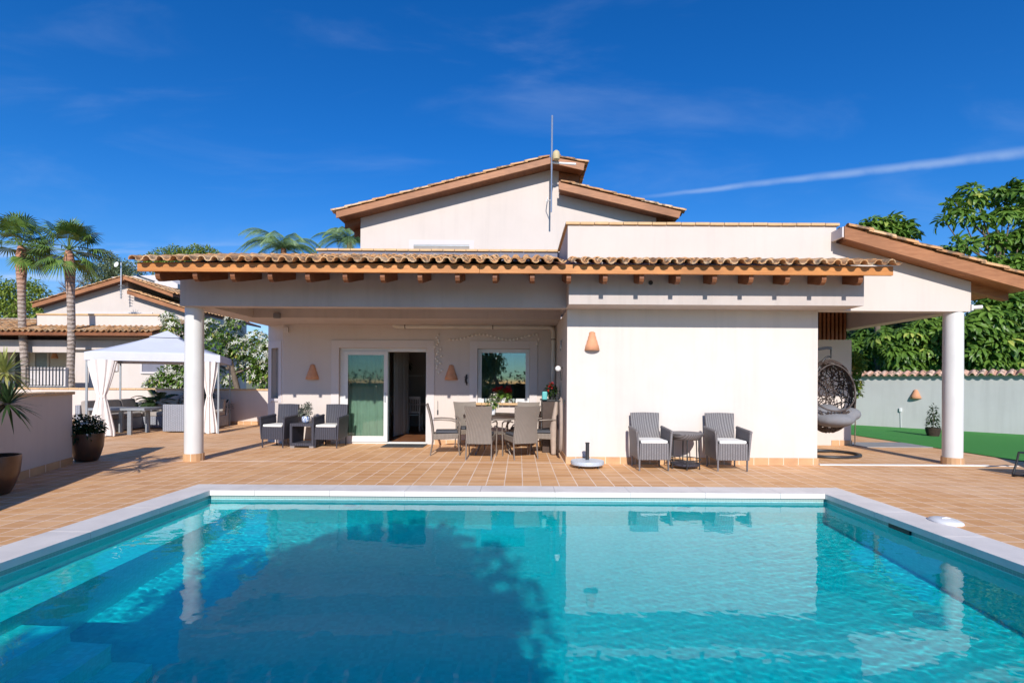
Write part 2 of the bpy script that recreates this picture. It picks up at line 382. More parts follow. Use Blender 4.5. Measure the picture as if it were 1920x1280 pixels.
def leafm(name, a, b, c=None, rough=.5, trans=.25):
    t = MT(name); at = t.node('ShaderNodeAttribute', attribute_name='tint'); f = at.outputs['Fac']
    col = t.mix(t.rng(f, 0, .75, 0, 1), a, b)
    if c: col = t.mix(t.rng(f, .78, 1, 0, 1), col, c)
    t.set(col, rough, spec=.4)
    tb = t.node('ShaderNodeBsdfTranslucent'); t.l.new(col, tb.inputs[0]); mx = t.node('ShaderNodeMixShader'); mx.inputs[0].default_value = trans
    t.l.new(t.b.outputs[0], mx.inputs[1]); t.l.new(tb.outputs[0], mx.inputs[2]); t.l.new(mx.outputs[0], t.out.inputs[0]); return t.m
M['leaf_umb'] = leafm('umbrella_tree_leaf', (.05,.12,.018), (.20,.34,.05), (.55,.58,.13), .42, .34)
M['leaf_pine'] = leafm('pine_needles', (.10,.17,.025), (.32,.40,.07), None, .6)
M['leaf_far'] = leafm('distant_leaf', (.13,.18,.10), (.27,.33,.18), None, .6)  # distance haze painted in by lightening the leaf colour
M['leaf_bush'] = leafm('bush_leaf', (.05,.12,.02), (.18,.29,.05), (.42,.36,.08), .4)
M['leaf_palm'] = leafm('fan_palm_leaf', (.045,.10,.022), (.16,.25,.05), (.30,.30,.09), .35, .1)
M['leaf_feather'] = leafm('feather_palm_leaf', (.09,.19,.06), (.24,.36,.15), None, .4)
M['leaf_yucca_light'] = leafm('yellow_green_yucca_leaf', (.16,.21,.045), (.36,.38,.11), (.50,.46,.17), .4)
M['leaf_yucca_dark'] = leafm('dark_yucca_leaf', (.018,.042,.016), (.05,.09,.03), None, .35)
M['leaf_dark'] = leafm('dark_leaf', (.018,.04,.012), (.045,.08,.022), None, .4)
M['leaf_grey'] = leafm('silvery_leaf', (.10,.12,.09), (.30,.33,.28), (.6,.6,.58), .5)
M['petal_white'] = leafm('white_petal', (.66,.64,.50), (.82,.80,.70), None, .6, .3)
M['petal_red'] = leafm('red_petal', (.42,.01,.012), (.72,.03,.03), None, .5, .2)
M['twig'] = leafm('bare_twig', (.12,.085,.06), (.22,.17,.13), None, .9, 0)
M['turf'] = None
def turf():
    t = MT('artificial_turf'); v = t.coord((1,1,1), 'World'); n = t.noise(v, 160, 3, .7); b = t.noise(v, .8, 4)
    c = t.mix(t.rng(n, .3, .7, 0, 1), (.045,.22,.045), (.12,.42,.10)); c = t.mix(t.rng(b, .4, .7, 0, .35), c, (.09,.30,.055))
    t.set(c, .9, spec=.15); t.bump(n, .9, .02); return t.m
M['turf'] = turf()
def glass(name, tintc, ior=1.75, alpha=.85):
    t = MT(name); fr = t.node('ShaderNodeFresnel'); fr.inputs[0].default_value = ior
    tr_ = t.node('ShaderNodeBsdfTransparent'); tr_.inputs[0].default_value = (*tintc, 1)
    gl = t.node('ShaderNodeBsdfGlossy'); gl.inputs['Roughness'].default_value = .008
    mx = t.node('ShaderNodeMixShader'); t.l.new(fr.outputs[0], mx.inputs[0]); t.l.new(tr_.outputs[0], mx.inputs[1]); t.l.new(gl.outputs[0], mx.inputs[2])
    t.l.new(mx.outputs[0], t.out.inputs[0]); return t.m
M['glass_green'] = glass('green_tinted_glass', (.74, .82, .77), 1.7)
M['glass'] = glass('window_glass', (.62, .70, .68), 2.4)
M['glass_clear'] = glass('clear_glass', (.85, .88, .86), 1.5)
# ================================================================ ground, terrace, pool
PX0, PX1, PY0, PY1 = -3.84, 3.82, 1.0, 6.29
CW = .35
b = MB(); S_ = 1500
b.add([(-S_,-S_,-1.7),(S_,-S_,-1.7),(S_,S_,-1.7),(-S_,S_,-1.7)], [(0,1,2,3)]); struct(b.build('ground', M['ground']))
b = MB()
for (x0, x1, y0, y1) in ((-30, PX0-CW, -14, 16.1), (PX1+CW, 9.0, -14, 16.1), (PX0-CW, PX1+CW, PY1+CW, 16.1), (PX0-CW, PX1+CW, -14, PY0-CW)):
    b.add([(x0,y0,0),(x1,y0,0),(x1,y1,0),(x0,y1,0)], [(0,1,2,3)])
struct(b.build('terrace_paving', M['paving']))
b = MB(); b.add([(9,-14,.012),(34,-14,.012),(34,24,.012),(9,24,.012)], [(0,1,2,3)]); struct(b.build('lawn', M['turf']))
b = MB(); b.add([(-70,16.1,-.1),(9,16.1,-.1),(9,90,-.1),(-70,90,-.1)], [(0,1,2,3)]); b.add([(9,24,-.1),(70,24,-.1),(70,90,-.1),(9,90,-.1)], [(0,1,2,3)])
struct(b.build('garden_ground', M['ground']))
# pale expansion joint and marble threshold strip in line with the columns
b = MB(); b.box(-16, .80, 8.60, 8.613, -.01, .002); struct(b.build('paving_joint', M['coping']))
b = MB(); b.box(5.06, 7.9, 8.50, 8.58, -.01, .018); b.box(7.9, 8.4, 8.50, 8.53, -.01, .008); struct(b.build('threshold_strip', M['marble']))
b = MB(); b.box(7.5, 9.0, 11.0, 11.9, -.01, .012); struct(b.build('stone_path', M['grey_slab']))
# coping: stones with bevelled joints
b = MB()
def cop(x0, x1, y0, y1):
    b.box(x0, x1, y0, y1, -.058, .006)
ov = .03
n = 9
for i in range(n):
    a0 = PX0-CW+(PX1-PX0+2*CW)*i/n; a1 = PX0-CW+(PX1-PX0+2*CW)*(i+1)/n
    if True: cop(a0+.0015, a1-.0015, PY1-ov, PY1+CW); cop(a0+.0008, a1-.0008, PY0-CW, PY0+ov)
n = 6
for i in range(n):
    a0 = PY0+ov+(PY1-PY0-2*ov)*i/n; a1 = PY0+ov+(PY1-PY0-2*ov)*(i+1)/n
    cop(PX0-CW, PX0+ov, a0+.0015, a1-.0015); cop(PX1-ov, PX1+CW, a0+.0015, a1-.0015)
o = struct(b.build('pool_coping', M['coping'], bevel=.002))
# basin with bench and corner steps
b = MB()
zf, zn = -1.15, -1.5
b.add([(PX0,PY0,-.04),(PX1,PY0,-.04),(PX1,PY1,-.04),(PX0,PY1,-.04),(PX0,PY0,zn),(PX1,PY0,zn),(PX1,PY1,zf),(PX0,PY1,zf)],
      [(4,5,6,7),(0,1,5,4),(1,2,6,5),(2,3,7,6),(3,0,4,7)])
basin = struct(b.build('pool_basin', M['mosaic'])); basin.cycles.is_caustics_receiver = True
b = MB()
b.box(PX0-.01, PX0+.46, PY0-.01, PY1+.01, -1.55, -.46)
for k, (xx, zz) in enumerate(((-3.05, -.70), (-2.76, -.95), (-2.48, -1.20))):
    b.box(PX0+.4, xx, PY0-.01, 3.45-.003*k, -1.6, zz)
o = struct(b.build('pool_steps', M['mosaic_lit'])); o.cycles.is_caustics_receiver = True
# water surface: real ripples
nx, ny = 700, 480
xs = np.linspace(PX0, PX1, nx); ys = np.linspace(PY0, PY1, ny); X, Y = np.meshgrid(xs, ys)
rg = np.random.RandomState(5); Z = np.zeros_like(X)
env = .65+.35*np.sin(X*.9+1)*np.cos(Y*.7)
for i in range(110):
    lam = .05*math.exp(rg.uniform(0, 1)*math.log(9)); a = rg.normal(1.2, .9); k = 2*PI/lam
    ph = rg.uniform(0, 6.28)
    Z += .000034*(lam/.2)**.9*np.sin(k*(X*math.cos(a)+Y*math.sin(a))+ph+.6*np.sin(1.7*X+2.1*Y+i))
Z = -.11+Z*env
vv = np.stack([X, Y, Z], -1).reshape(-1, 3); idx = np.arange(nx*ny).reshape(ny, nx)
ff = np.stack([idx[:-1,:-1], idx[:-1,1:], idx[1:,1:], idx[1:,:-1]], -1).reshape(-1, 4)
me = bpy.data.meshes.new('pool_water'); me.from_pydata(vv.tolist(), [], ff.tolist()); me.materials.append(M['water'])
me.polygons.foreach_set('use_smooth', [True]*len(me.polygons))
o = bpy.data.objects.new('pool_water', me); COL.objects.link(o); struct(o); o.cycles.is_caustics_caster = True

# ================================================================ the villa
def tile_roof(name, p0, ud, vd, lu, lv, parent, per=.2, crs=.38, seed=1, r=.062, res=7, mat=None):
    r_ = random.Random(seed); b = MB()
    ud = Vector(ud).normalized(); vd = Vector(vd).normalized(); nn = ud.cross(vd).normalized()
    if nn.z < 0: nn = -nn
    p0 = Vector(p0); nu = max(1, int(round(lu/per))); nv = max(1, int(math.ceil(lv/crs)))
    for j in range(nv):
        a = j*crs; e = min(lv, a+crs+.05)
        for i in range(nu):
            for kind in (0, 1):
                cx = (i+(.5 if kind else 0.0)+.25)*per+r_.uniform(-.004, .004); jit = r_.uniform(-.004, .005); tt = r_.random()
                rad = r if kind == 0 else r*.80; sk = r_.uniform(-.008, .008)
                vs = []
                for (vv_, lift, taper) in ((a-.03+r_.uniform(-.006,.006), .022, 1.06), (e, .0, .94)):
                    for rr in (rad, rad-.015):
                        for q in range(res):
                            th = PI*q/(res-1)
                            x = cx-math.cos(th)*rr*taper+(sk if vv_ < e else -sk)
                            if kind == 0: h = .022+math.sin(th)*rr*taper+lift+jit
                            else: h = .052-math.sin(th)*rr*.8*taper+lift*.6+jit
                            vs.append(p0+ud*x+vd*vv_+nn*h)
                R_ = res; fs = []
                for q in range(res-1):
                    fs += [(q, q+1, 2*R_+q+1, 2*R_+q), (R_+q+1, R_+q, 3*R_+q, 3*R_+q+1), (q+1, q, R_+q, R_+q+1)]
                fs += [(0, 2*R_, 3*R_, R_), (R_-1, 2*R_-1, 4*R_-1, 3*R_-1)]
                b.add(vs, fs, tt)
    return b.build(name, mat or M['tiles'], parent, world=True, auto=50)

V = thing('villa', 'large pale pink villa with tiled roofs and covered porch behind the pool', 'house', (.8, 8.55, 0))
def VB(b, name, m, **k): return b.build(name, M[m] if isinstance(m, str) else m, V, world=True, **k)
Y1, Y2 = 8.55, 11.1
# front block
b = MB(); b.box(.81, 5.04, Y1, 11.5, 0, 2.6); VB(b, 'wall', 'plaster_lit')
# porch back wall with openings
b = MB()
DX0, DX1, DZ = -3.94, -2.02, 2.10; WX0, WX1, WZ0, WZ1 = -.91, .23, .92, 2.10
YB = Y2+.25
b.box(-5.17, DX0, Y2, YB, 0, 2.6); b.box(DX0, DX1, Y2, YB, DZ, 2.6); b.box(DX1, WX0, Y2, YB, 0, 2.6)
b.box(WX0, WX1, Y2, YB, 0, WZ0); b.box(WX0, WX1, Y2, YB, WZ1, 2.6); b.box(WX1, .81, Y2, YB, 0, 2.6)
VB(b, 'wall', 'plaster')
# chamfered corner with the narrow window, and the side wall behind it
b = MB()
ca, cb_ = Vector((-5.17, Y2, 0)), Vector((-5.68, 11.47, 0)); cd = (cb_-ca).normalized(); cn = Vector((cd.y, -cd.x, 0)); cn = cn if cn.y < 0 else -cn
def cham(bb, s0, s1, d0, d1, z0, z1):
    p = [ca+cd*s0+cn*d0, ca+cd*s1+cn*d0, ca+cd*s1+cn*d1, ca+cd*s0+cn*d1]
    bb.hexa([q+Vector((0,0,z0)) for q in p]+[q+Vector((0,0,z1)) for q in p])
cl = (cb_-ca).length
w0, w1, wz0, wz1 = .17, .47, .98, 2.10
cham(b, 0, w0, 0, -.25, 0, 2.6); cham(b, w1, cl, 0, -.25, 0, 2.6); cham(b, w0, w1, 0, -.25, 0, wz0); cham(b, w0, w1, 0, -.25, wz1, 2.6)
VB(b, 'wall', 'plaster')
b = MB(); b.box(-5.68, -5.45, 11.47, 20.8, 0, 3.0); VB(b, 'wall', 'plaster')
fr = MB(); cham(fr, w0-.11, w0, .014, -.02, wz0-.1, wz1+.15); cham(fr, w1, w1+.11, .014, -.02, wz0-.1, wz1+.15); cham(fr, w0, w1, .012, -.02, wz1, wz1+.15); cham(fr, w0, w1, .03, -.1, wz0-.06, wz0)
win = VB(fr, 'window', 'trim'); win['label'] = 'narrow shuttered window on the left corner of the porch'
fb = MB(); cham(fb, w0, w1, -.10, -.13, wz0, wz1); fb.build('shutter', M['cushion_beige'], win, world=True)
# raised surrounds
b = MB(); s = .17; y0, y1 = Y2-.022, Y2+.01
b.box(DX0-s, DX0, y0, y1, .0, DZ+s); b.box(DX1, DX1+s, y0, y1, 0, DZ+s); b.box(DX0, DX1, y0, y1, DZ, DZ+s)
b.box(WX0-s, WX0, y0, y1, WZ0-.02, WZ1+s); b.box(WX1, WX1+s, y0, y1, WZ0-.02, WZ1+s); b.box(WX0, WX1, y0, y1, WZ1, WZ1+s)
VB(b, 'plaster_surround', 'trim', bevel=.004)
# sliding door: leaf, fixed frame, pane, handle
b = MB(); yd = Y2+.09
b.box(DX0, DX1, yd-.02, yd+.10, DZ-.075, DZ); b.box(DX0, DX0+.09, yd-.02, yd+.1, 0, DZ-.075); b.box(DX1-.03, DX1, yd-.02, yd+.1, 0, DZ-.075); b.box(DX0+.09, DX1-.03, yd-.02, yd+.1, 0, .035)
b.box(DX0+.12, DX0+.16, yd-.035, yd-.02, .04, DZ-.08)
door = VB(b, 'sliding_door', 'white', bevel=.003)
LX0, LX1 = P(646, 700, yd)[0], P(728, 700, yd)[0]
b = MB(); st = .09
b.box(LX0, LX0+st, yd-.05, yd-.022, .04, 2.03); b.box(LX1-.085, LX1, yd-.05, yd-.022, .04, 2.03); b.box(LX0+st, LX1-.085, yd-.05, yd-.022, 1.95, 2.03); b.box(LX0+st, LX1-.085, yd-.05, yd-.022, .04, .17)
b.build('door_leaf', M['white'], door, world=True, bevel=.003)
b = MB(); b.box(LX0+st-.01, LX1-.075, yd-.04, yd-.034, .16, 1.96); b.build('pane', M['glass_green'], door, world=True)
b = MB(); b.box(LX1-.065, LX1-.035, yd-.075, yd-.05, .92, 1.12); b.build('handle', M['steel'], door, world=True, bevel=.004)
# window: frame, pane
b = MB(); yw = Y2+.10; f_ = .085
b.box(WX0, WX0+f_, yw, yw+.06, WZ0, WZ1); b.box(WX1-f_, WX1, yw, yw+.06, WZ0, WZ1); b.box(WX0+f_, WX1-f_, yw, yw+.06, WZ1-f_, WZ1); b.box(WX0+f_, WX1-f_, yw, yw+.06, WZ0, WZ0+f_)
win = VB(b, 'window', 'white', bevel=.004); win['label'] = 'square white framed window with terracotta sill'
b = MB(); b.box(WX0+f_-.01, WX1-f_+.01, yw+.025, yw+.031, WZ0+f_-.01, WZ1-f_+.01); b.build('pane', M['glass'], win, world=True)
b = MB()
for i in range(8):
    a0 = WX0-.05+(WX1-WX0+.06)*i/8; a1 = WX0-.05+(WX1-WX0+.06)*(i+1)/8
    b.box(a0+.003, a1-.003, Y2-.10, yw, WZ0-.05, WZ0-.003)
b.build('sill', M['captile'], win, world=True, bevel=.005)
# interior seen through the door
b = MB(); b.box(-4.5, .7, 15.6, 15.7, 0, 2.7); b.box(-4.5, -4.4, YB, 15.6, 0, 2.7); b.box(.6, .7, YB, 15.6, 0, 2.7); b.box(-4.4, .6, YB, 15.6, 2.55, 2.65)
VB(b, 'interior_wall', 'interior')
b = MB(); b.box(-4.4, .6, YB, 15.6, -.02, .012); b.box(DX0, DX1, Y2+.2, YB, -.02, .011); VB(b, 'interior_floor', 'woodfloor')
def curtain_mesh(p, q, z0, z1, amp, waves, b, n=80, pinch=None):
    p = Vector(p); q = Vector(q); d = q-p; L = d.length; d.normalize(); nn = Vector((-d.y, d.x, 0)); rows = 14; vs = []
    for j in range(rows+1):
        t = j/rows; z = z0+(z1-z0)*t; w = 1 if pinch is None else pinch(t)
        for i in range(n+1):
            s_ = i/n; off = math.sin(s_*waves*2*PI+.7*math.sin(s_*9))*amp*(.7+.3*math.sin(i*.37+t*2))
            c = p+d*(L*(.5+(s_-.5)*w)); vs.append((c.x+nn.x*off, c.y+nn.y*off, z))
    fs = [(j*(n+1)+i, j*(n+1)+i+1, (j+1)*(n+1)+i+1, (j+1)*(n+1)+i) for j in range(rows) for i in range(n)]
    return b.add(vs, fs)
b = MB(); curtain_mesh((LX0+.05, yd+.16, 0), (LX1-.02, yd+.16, 0), .03, 2.05, .022, 7, b); VB(b, 'curtain', 'sheer', smooth=True)
b = MB(); curtain_mesh((WX0+.02, YB+.02, 0), (WX0+.80, YB+.02, 0), WZ0-.1, 2.2, .03, 5, b); VB(b, 'curtain', 'sheer', smooth=True)
b = MB(); curtain_mesh((-3.05, YB+1.0, 0), (-2.9, YB+2.0, 0), .03, 2.3, .03, 7, b); VB(b, 'curtain', 'drape', smooth=True)
# skirting tiles
b = MB()
b.box(.795, 5.055, Y1-.015, Y1, 0, .115); b.box(.795, .81, Y1, Y2, 0, .115); b.box(5.04, 5.055, Y1, 11.3, 0, .115); VB(b, 'skirting', 'skirting')
b = MB(); b.box(DX1+s, .795, Y2-.014, Y2, 0, .10); VB(b, 'skirting', 'skirting')
b = MB(); b.box(-5.17, DX0-s, Y2-.014, Y2, 0, .10); VB(b, 'skirting', 'skirting')
# porch beams and ceiling
b = MB(); b.box(-5.64, .78, 8.42, 8.62, 2.6, 3.295); b.box(-5.64, -5.2, 8.62, 11.45, 2.6, 3.34); VB(b, 'beam', 'beam')
b = MB(); b.box(-5.2, .81, 9.9, 11.35, 2.6, 2.98); VB(b, 'beam', 'beam')
b = MB(); b.box(-5.2, .81, 8.62, 9.9, 2.94, 3.05); VB(b, 'porch_ceiling', 'beam')
b = MB(); b.box(.78, 5.44, 8.0, Y1, 2.6, 3.18); VB(b, 'beam', 'beam')
# upper front wall (parapet) and right gable wall over the side porch
b = MB(); b.prism([(.81,2.604),(7.62,2.6),(7.62,3.10),(5.34,3.74),(5.34,4.02),(.81,4.02)], Y1, Y1+.2); VB(b, 'wall', 'plaster')
b = MB(); b.box(.81, .98, Y1+.2, 10.34, 2.7, 4.02); VB(b, 'wall', 'plaster')
b = MB(); b.box(-4.11, .81, 10.34, 10.5, 2.9, 4.02); VB(b, 'parapet', 'parapetgrey')
b = MB()
def caps(x0, x1, y0, y1, z, n, alongx=True):
    for i in range(n):
        t0, t1 = i/n, (i+1)/n; j = rnd.uniform(-.002, .003)
        if alongx: b.box(x0+(x1-x0)*t0+.003, x0+(x1-x0)*t1-.003, y0, y1, z+j, z+.045+j)
        else: b.box(x0, x1, y0+(y1-y0)*t0+.003, y0+(y1-y0)*t1-.003, z+j, z+.045+j)
caps(.77, 5.38, Y1-.04, Y1+.26, 4.022, 19); caps(.77, 1.02, Y1+.26, 10.30, 4.022, 7, False); caps(-4.15, .79, 10.30, 10.56, 4.022, 21)
VB(b, 'parapet_cap', 'captile', bevel=.006)
# fascia of the front eave
ZF0, ZF1 = 2.985, 3.118
b = MB(); b.box(-5.70, -.6, 7.55, 7.60, ZF0, ZF1); b.box(-.597, 5.57, 7.551, 7.60, ZF0, ZF1+.001); VB(b, 'fascia_board', 'wood', bevel=.003)
b = MB(); sl_ = .27
def deck(x0, x1, ya, yb, z0, th=.03):
    b.hexa([(x0,ya,z0),(x1,ya,z0),(x1,yb,z0+sl_*(yb-ya)),(x0,yb,z0+sl_*(yb-ya)),(x0,ya,z0+th),(x1,ya,z0+th),(x1,yb,z0+sl_*(yb-ya)+th),(x0,yb,z0+sl_*(yb-ya)+th)])
deck(-5.69, .78, 7.60, 10.33, 3.078); deck(.78, 5.565, 7.60, 8.54, 3.078)
b.prismx([(7.6, 3.0), (10.3, 3.0+.27*2.7-.03), (10.3, 3.06+.27*2.7), (7.6, 3.06)], -5.69, -5.65)
VB(b, 'roof_boarding', 'wood_dark')
tile_roof('roof_tiles', (-5.72, 7.46, 3.092), (1,0,0), (0,1,.27), 6.5, 2.92, V, seed=3)
tile_roof('roof_tiles', (.80, 7.46, 3.092), (1,0,0), (0,1,.27), 4.85, 1.10, V, seed=5)
# ridge caps at the left end
b = MB()
for i in range(4):
    x0 = -5.8+i*.43; b.tube([(x0, 10.36, 3.86), (x0+.46, 10.36, 3.875)], [.085, .07], 10, tint=rnd.random())
VB(b, 'ridge_tiles', 'tiles', auto=50)
# rafter tails
def tail(x, yb):
    b = MB(); w = .035; ya = 7.605
    zt = lambda y: 3.063+.27*(y-7.60)
    pts = [(ya, zt(ya)), (ya, 2.93), (ya+.02, 2.885), (ya+.07, 2.86), (ya+.10, 2.862), (yb, 2.862+.26*(yb-ya-.1)), (yb, zt(yb))]
    b.prismx(pts, x-w, x+w); VB(b, 'rafter', 'wood_dark', bevel=.003)
for k in range(-10, 10):
    x = .192+k*(.563 if k < 0 else .548)
    tail(x, 8.415 if x < .76 else 7.995)
# drain hole
b = MB(); p = P(1220, 530, 7.99); b.tube([(p.x, 7.985, p.z), (p.x, 7.999, p.z)], .035, 14); VB(b, 'drain_hole', 'black')
# columns
def column(x, y, top):
    b = MB(); b.lathe([(.142,.12),(.146,1.3),(.142,top)], (x, y, 0), 40); c = VB(b, 'column', 'column', auto=40)
    b = MB(); b.lathe([(.160,0),(.160,.125)], (x, y, 0), 16); b.build('column_base', M['skirting'], c, world=True)
column(-5.55, 8.66, 2.6); column(7.45, 8.70, 2.6)
# side porch on the right: side beam, back wall pier, slats, floor door
b = MB(); b.box(7.32, 7.62, Y1+.2, 13.5, 2.6, 3.0); VB(b, 'beam', 'beam')
b = MB(); b.box(5.04, 7.32, Y1+.2, 11.28, 3.0, 3.1); VB(b, 'porch_ceiling', 'beam')
b = MB(); b.box(5.04, 7.44, 11.34, 11.55, 0, 2.36); VB(b, 'wall', 'plaster')
b = MB(); b.box(7.25, 7.44, 11.55, 15, 0, 2.36); VB(b, 'wall', 'plaster')
b = MB(); b.box(7.0, 7.455, 11.325, 11.34, 0, .115); VB(b, 'skirting', 'skirting')
b = MB(); b.box(5.1, 7.30, 11.36, 11.40, 2.36, 3.0)
for i in range(24): b.box(5.12+i*.092, 5.12+i*.092+.05, 11.29, 11.36, 2.36, 3.0)
VB(b, 'slat_screen', 'wood_dark', bevel=.003)
# right roof slope with verge board
ZR = lambda x, z=3.754: z-.275*(x-5.187)
b = MB(); b.prism([(5.285, ZR(5.285)), (8.56, ZR(8.56)), (8.56, ZR(8.56)+.20), (5.285, ZR(5.285)+.2)], 8.24, 8.29); VB(b, 'verge_board', 'wood_verge', bevel=.003)
b = MB(); b.prism([(5.41, ZR(5.41)+.03), (8.34, ZR(8.34)+.03), (8.34, ZR(8.34)+.17), (5.41, ZR(5.41)+.17)], 8.29, 14); b.prism([(7.63, ZR(7.63)-.12), (8.3, ZR(8.3)-.10), (8.3, ZR(8.3)+.04), (7.63, ZR(7.63)+.04)], 8.6, 8.72)
for k in range(6): b.prism([(7.63, ZR(7.63)-.12), (8.3, ZR(8.3)-.10), (8.3, ZR(8.3)+.04), (7.63, ZR(7.63)+.04)], 9.4+k*.8, 9.5+k*.8)
VB(b, 'roof_boarding', 'wood_verge')
b = MB(); b.prism([(5.255, 3.76), (5.283, 3.755), (5.283, 3.93), (5.255, 3.92)], 8.26, 8.55); VB(b, 'verge_end', 'trim')
tile_roof('roof_tiles', (8.62, 8.20, ZR(8.62)+.19), (0,1,0), (-1,0,.275), 5.6, 3.42, V, per=.22, seed=8)
# upper floor
Y3 = 14.0
def Q(px, py, Y=Y3): p = P(px, py, Y); return (p.x, p.z)
b = MB(); xl = Q(676, 440)[0]; xr = Q(1230, 430)[0]; xm = Q(1047.7, 320)[0]
ZU = lambda x: 7.38-.259*(.85-x)-.10
ZL = lambda x: 6.71-.235*(x-1.03)-.08
b.prism([(xl, 3.0), (xr, 3.0), (xr, ZL(xr)), (xm, ZL(xm)), (xm, 7.2), (.85, 7.27), (xl, ZU(xl))], Y3, Y3+.25)
VB(b, 'wall', 'plaster')
for a_ in ((xl, xl+.25, Y3+.25, 20.5, 3, ZU(xl)-.1), (xr-.25, xr, Y3+.25, 20.5, 3, ZL(xr)-.1), (xm-.2, xm, Y3+.25, 20.5, 6.2, 7.15)):
    b = MB(); b.box(*a_); VB(b, 'wall', 'plaster')
YV = 13.5; th = .17
b = MB(); b.prism([(-4.90, 5.89-th), (.85, 7.38-th), (.85, 7.38), (-4.90, 5.89)], YV, YV+.05)
b.prism([(.853, 7.38-th), (1.69, 7.21-th-.02), (1.72, 7.21), (.853, 7.38)], YV, YV+.05)
b.prism([(1.03, 6.71-.19), (4.24, 6.71-.19-.235*3.21), (4.30, 5.945), (1.03, 6.71)], YV+.003, YV+.053)
VB(b, 'verge_board', 'wood_verge', bevel=.004)
b = MB(); th2 = .13
b.prism([(-4.88, 5.885-th2), (.85, 7.37-th2), (.85, 7.36), (-4.88, 5.875)], YV+.05, 20.8)
b.prism([(.85, 7.37-th2), (1.68, 7.2-th2), (1.68, 7.19), (.85, 7.36)], YV+.06, 20.8)
b.prism([(1.08, 6.69-th2), (4.27, 6.69-th2-.235*3.19), (4.27, 6.69-.235*3.19), (1.08, 6.69)], YV+.06, 20.8)
for k in range(9):
    y = YV+.45+k*.8
    b.prism([(-4.82, 5.90-.32), (xl, 5.90-.26+.259*.45), (xl, 5.80+.259*.45), (-4.82, 5.80)], y, y+.09)
    b.prism([(xm, 7.05-.20), (1.62, 7.05-.30), (1.62, 7.08), (xm, 7.15)], y, y+.09)
    b.prism([(xr, ZL(xr)-.22), (4.2, ZL(4.2)-.18), (4.2, ZL(4.2)+.0), (xr, ZL(xr)+.0)], y, y+.09)
VB(b, 'roof_boarding', 'wood_dark')
tile_roof('roof_tiles', (-4.99, YV-.03, 5.865), (0,1,0), (1,0,.259), 7.3, 5.98, V, per=.24, seed=11)
tile_roof('roof_tiles', (1.78, YV-.03, 7.195), (0,1,0), (-1,0,.2), 7.3, .92, V, per=.24, seed=12)
tile_roof('roof_tiles', (4.38, YV-.03, 5.925), (0,1,0), (-1,0,.235), 7.3, 3.4, V, per=.24, seed=13)
# upper window
x0, x1 = Q(767, 455)[0], Q(889, 455)[0]; zt = Q(800, 450)[1]
b = MB(); b.box(x0, x1, Y3-.02, Y3, zt-.13, zt); b.box(x0, x0+.13, Y3-.02, Y3, 4.0, zt-.13); b.box(x1-.13, x1, Y3-.02, Y3, 4.0, zt-.13); w = VB(b, 'window', 'trim'); w['label'] = 'upper window half hidden by the roof terrace parapet'
b = MB(); b.box(x0+.13, x1-.13, Y3-.006, Y3-.001, 4.0, zt-.13); b.build('shutter', M['cushion_beige'], w, world=True)
b = MB(); b.box(x0+.13, x1-.13, Y3-.015, Y3-.006, zt-.17, zt-.135); b.build('frame', M['metal_grey'], w, world=True)

# ---------------------------------------------------------------- things fixed to the villa
def cone_lamp(label, loc, rz=0, flat=False, h=.33, r=.135, mat='terracotta'):
    t = thing('wall_lamp', label, 'wall lamp', loc, rz, 'terracotta wall lamps')
    b = MB(); n = 18; prof = [(.018, h), (.036, h-.02), (r*.42, h*.74), (r*.60, h*.52), (r*.80, h*.28), (r, .0)]
    # stepped half cone against the wall
    vs = []; rows = []
    pr = []
    for i, (rr, z) in enumerate(prof):
        pr.append((rr, z));
        if 0 < i < len(prof)-1: pr.append((rr+.007, z-.002))
    for rr, z in pr:
        for j in range(n+1):
            a = PI+PI*j/n; vs.append((rr*math.cos(a), rr*math.sin(a)*.9, z))
    k = len(pr); b.add(vs, [(i*(n+1)+j, i*(n+1)+j+1, (i+1)*(n+1)+j+1, (i+1)*(n+1)+j) for i in range(k-1) for j in range(n)]+[tuple(range(n+1))])
    o = b.build('lamp_shade', M[mat], t, auto=35)
    mo = o.modifiers.new('solid', 'SOLIDIFY'); mo.thickness = .010
    b = MB(); b.box(-.03, .03, -.05, -.002, .10, .18); b.build('lamp_holder', M['potwhite'], t)
    return t
p = P(586, 711, Y2); cone_lamp('terracotta cone lamp on porch wall left of the sliding door', (p.x, Y2, p.z))
p = P(846, 712, Y2); cone_lamp('terracotta cone lamp on porch wall between door and window', (p.x, Y2, p.z))
p = P(1110, 657, Y1); cone_lamp('sunlit terracotta cone lamp high on the bright front wall', (p.x, Y1, p.z), h=.32, r=.118)

# drain pipe
t = thing('drainpipe', 'white drainpipe running under the porch ceiling and down the corner', 'drainpipe', (.7, Y2-.09, 0))
pts = [P(736, 603, Y2-.14)]; pts[0].z = 2.59
pa = P(745, 611.5, Y2-.09); pts = [Vector((pa.x-.10, Y2-.09, 2.60)), Vector((pa.x-.085, Y2-.09, pa.z+.045)), Vector((pa.x-.05, Y2-.09, pa.z+.01)), Vector((pa.x, Y2-.09, pa.z))]
pb = P(1028, 614, Y2-.09); xk = P(1037, 700, Y2-.09).x
pts += [Vector((xk-.09, Y2-.09, pa.z-.005)), Vector((xk-.025, Y2-.09, pa.z-.03)), Vector((xk, Y2-.09, pa.z-.10)), Vector((xk, Y2-.09, 0))]
b = MB(); b.tube(pts, .048, 14); b.build('pipe', M['pipe'], t, world=True, auto=40)
for (x, z) in ((P(761, 700, Y2).x, pa.z), (P(924, 700, Y2).x, pa.z)):
    b = MB(); b.tube([(x-.012, Y2-.09, z), (x+.012, Y2-.09, z)], .054, 14); b.box(x-.01, x+.01, Y2-.09, Y2, z-.01, z+.01); b.build('bracket', M['metal_taupe'], t, world=True)
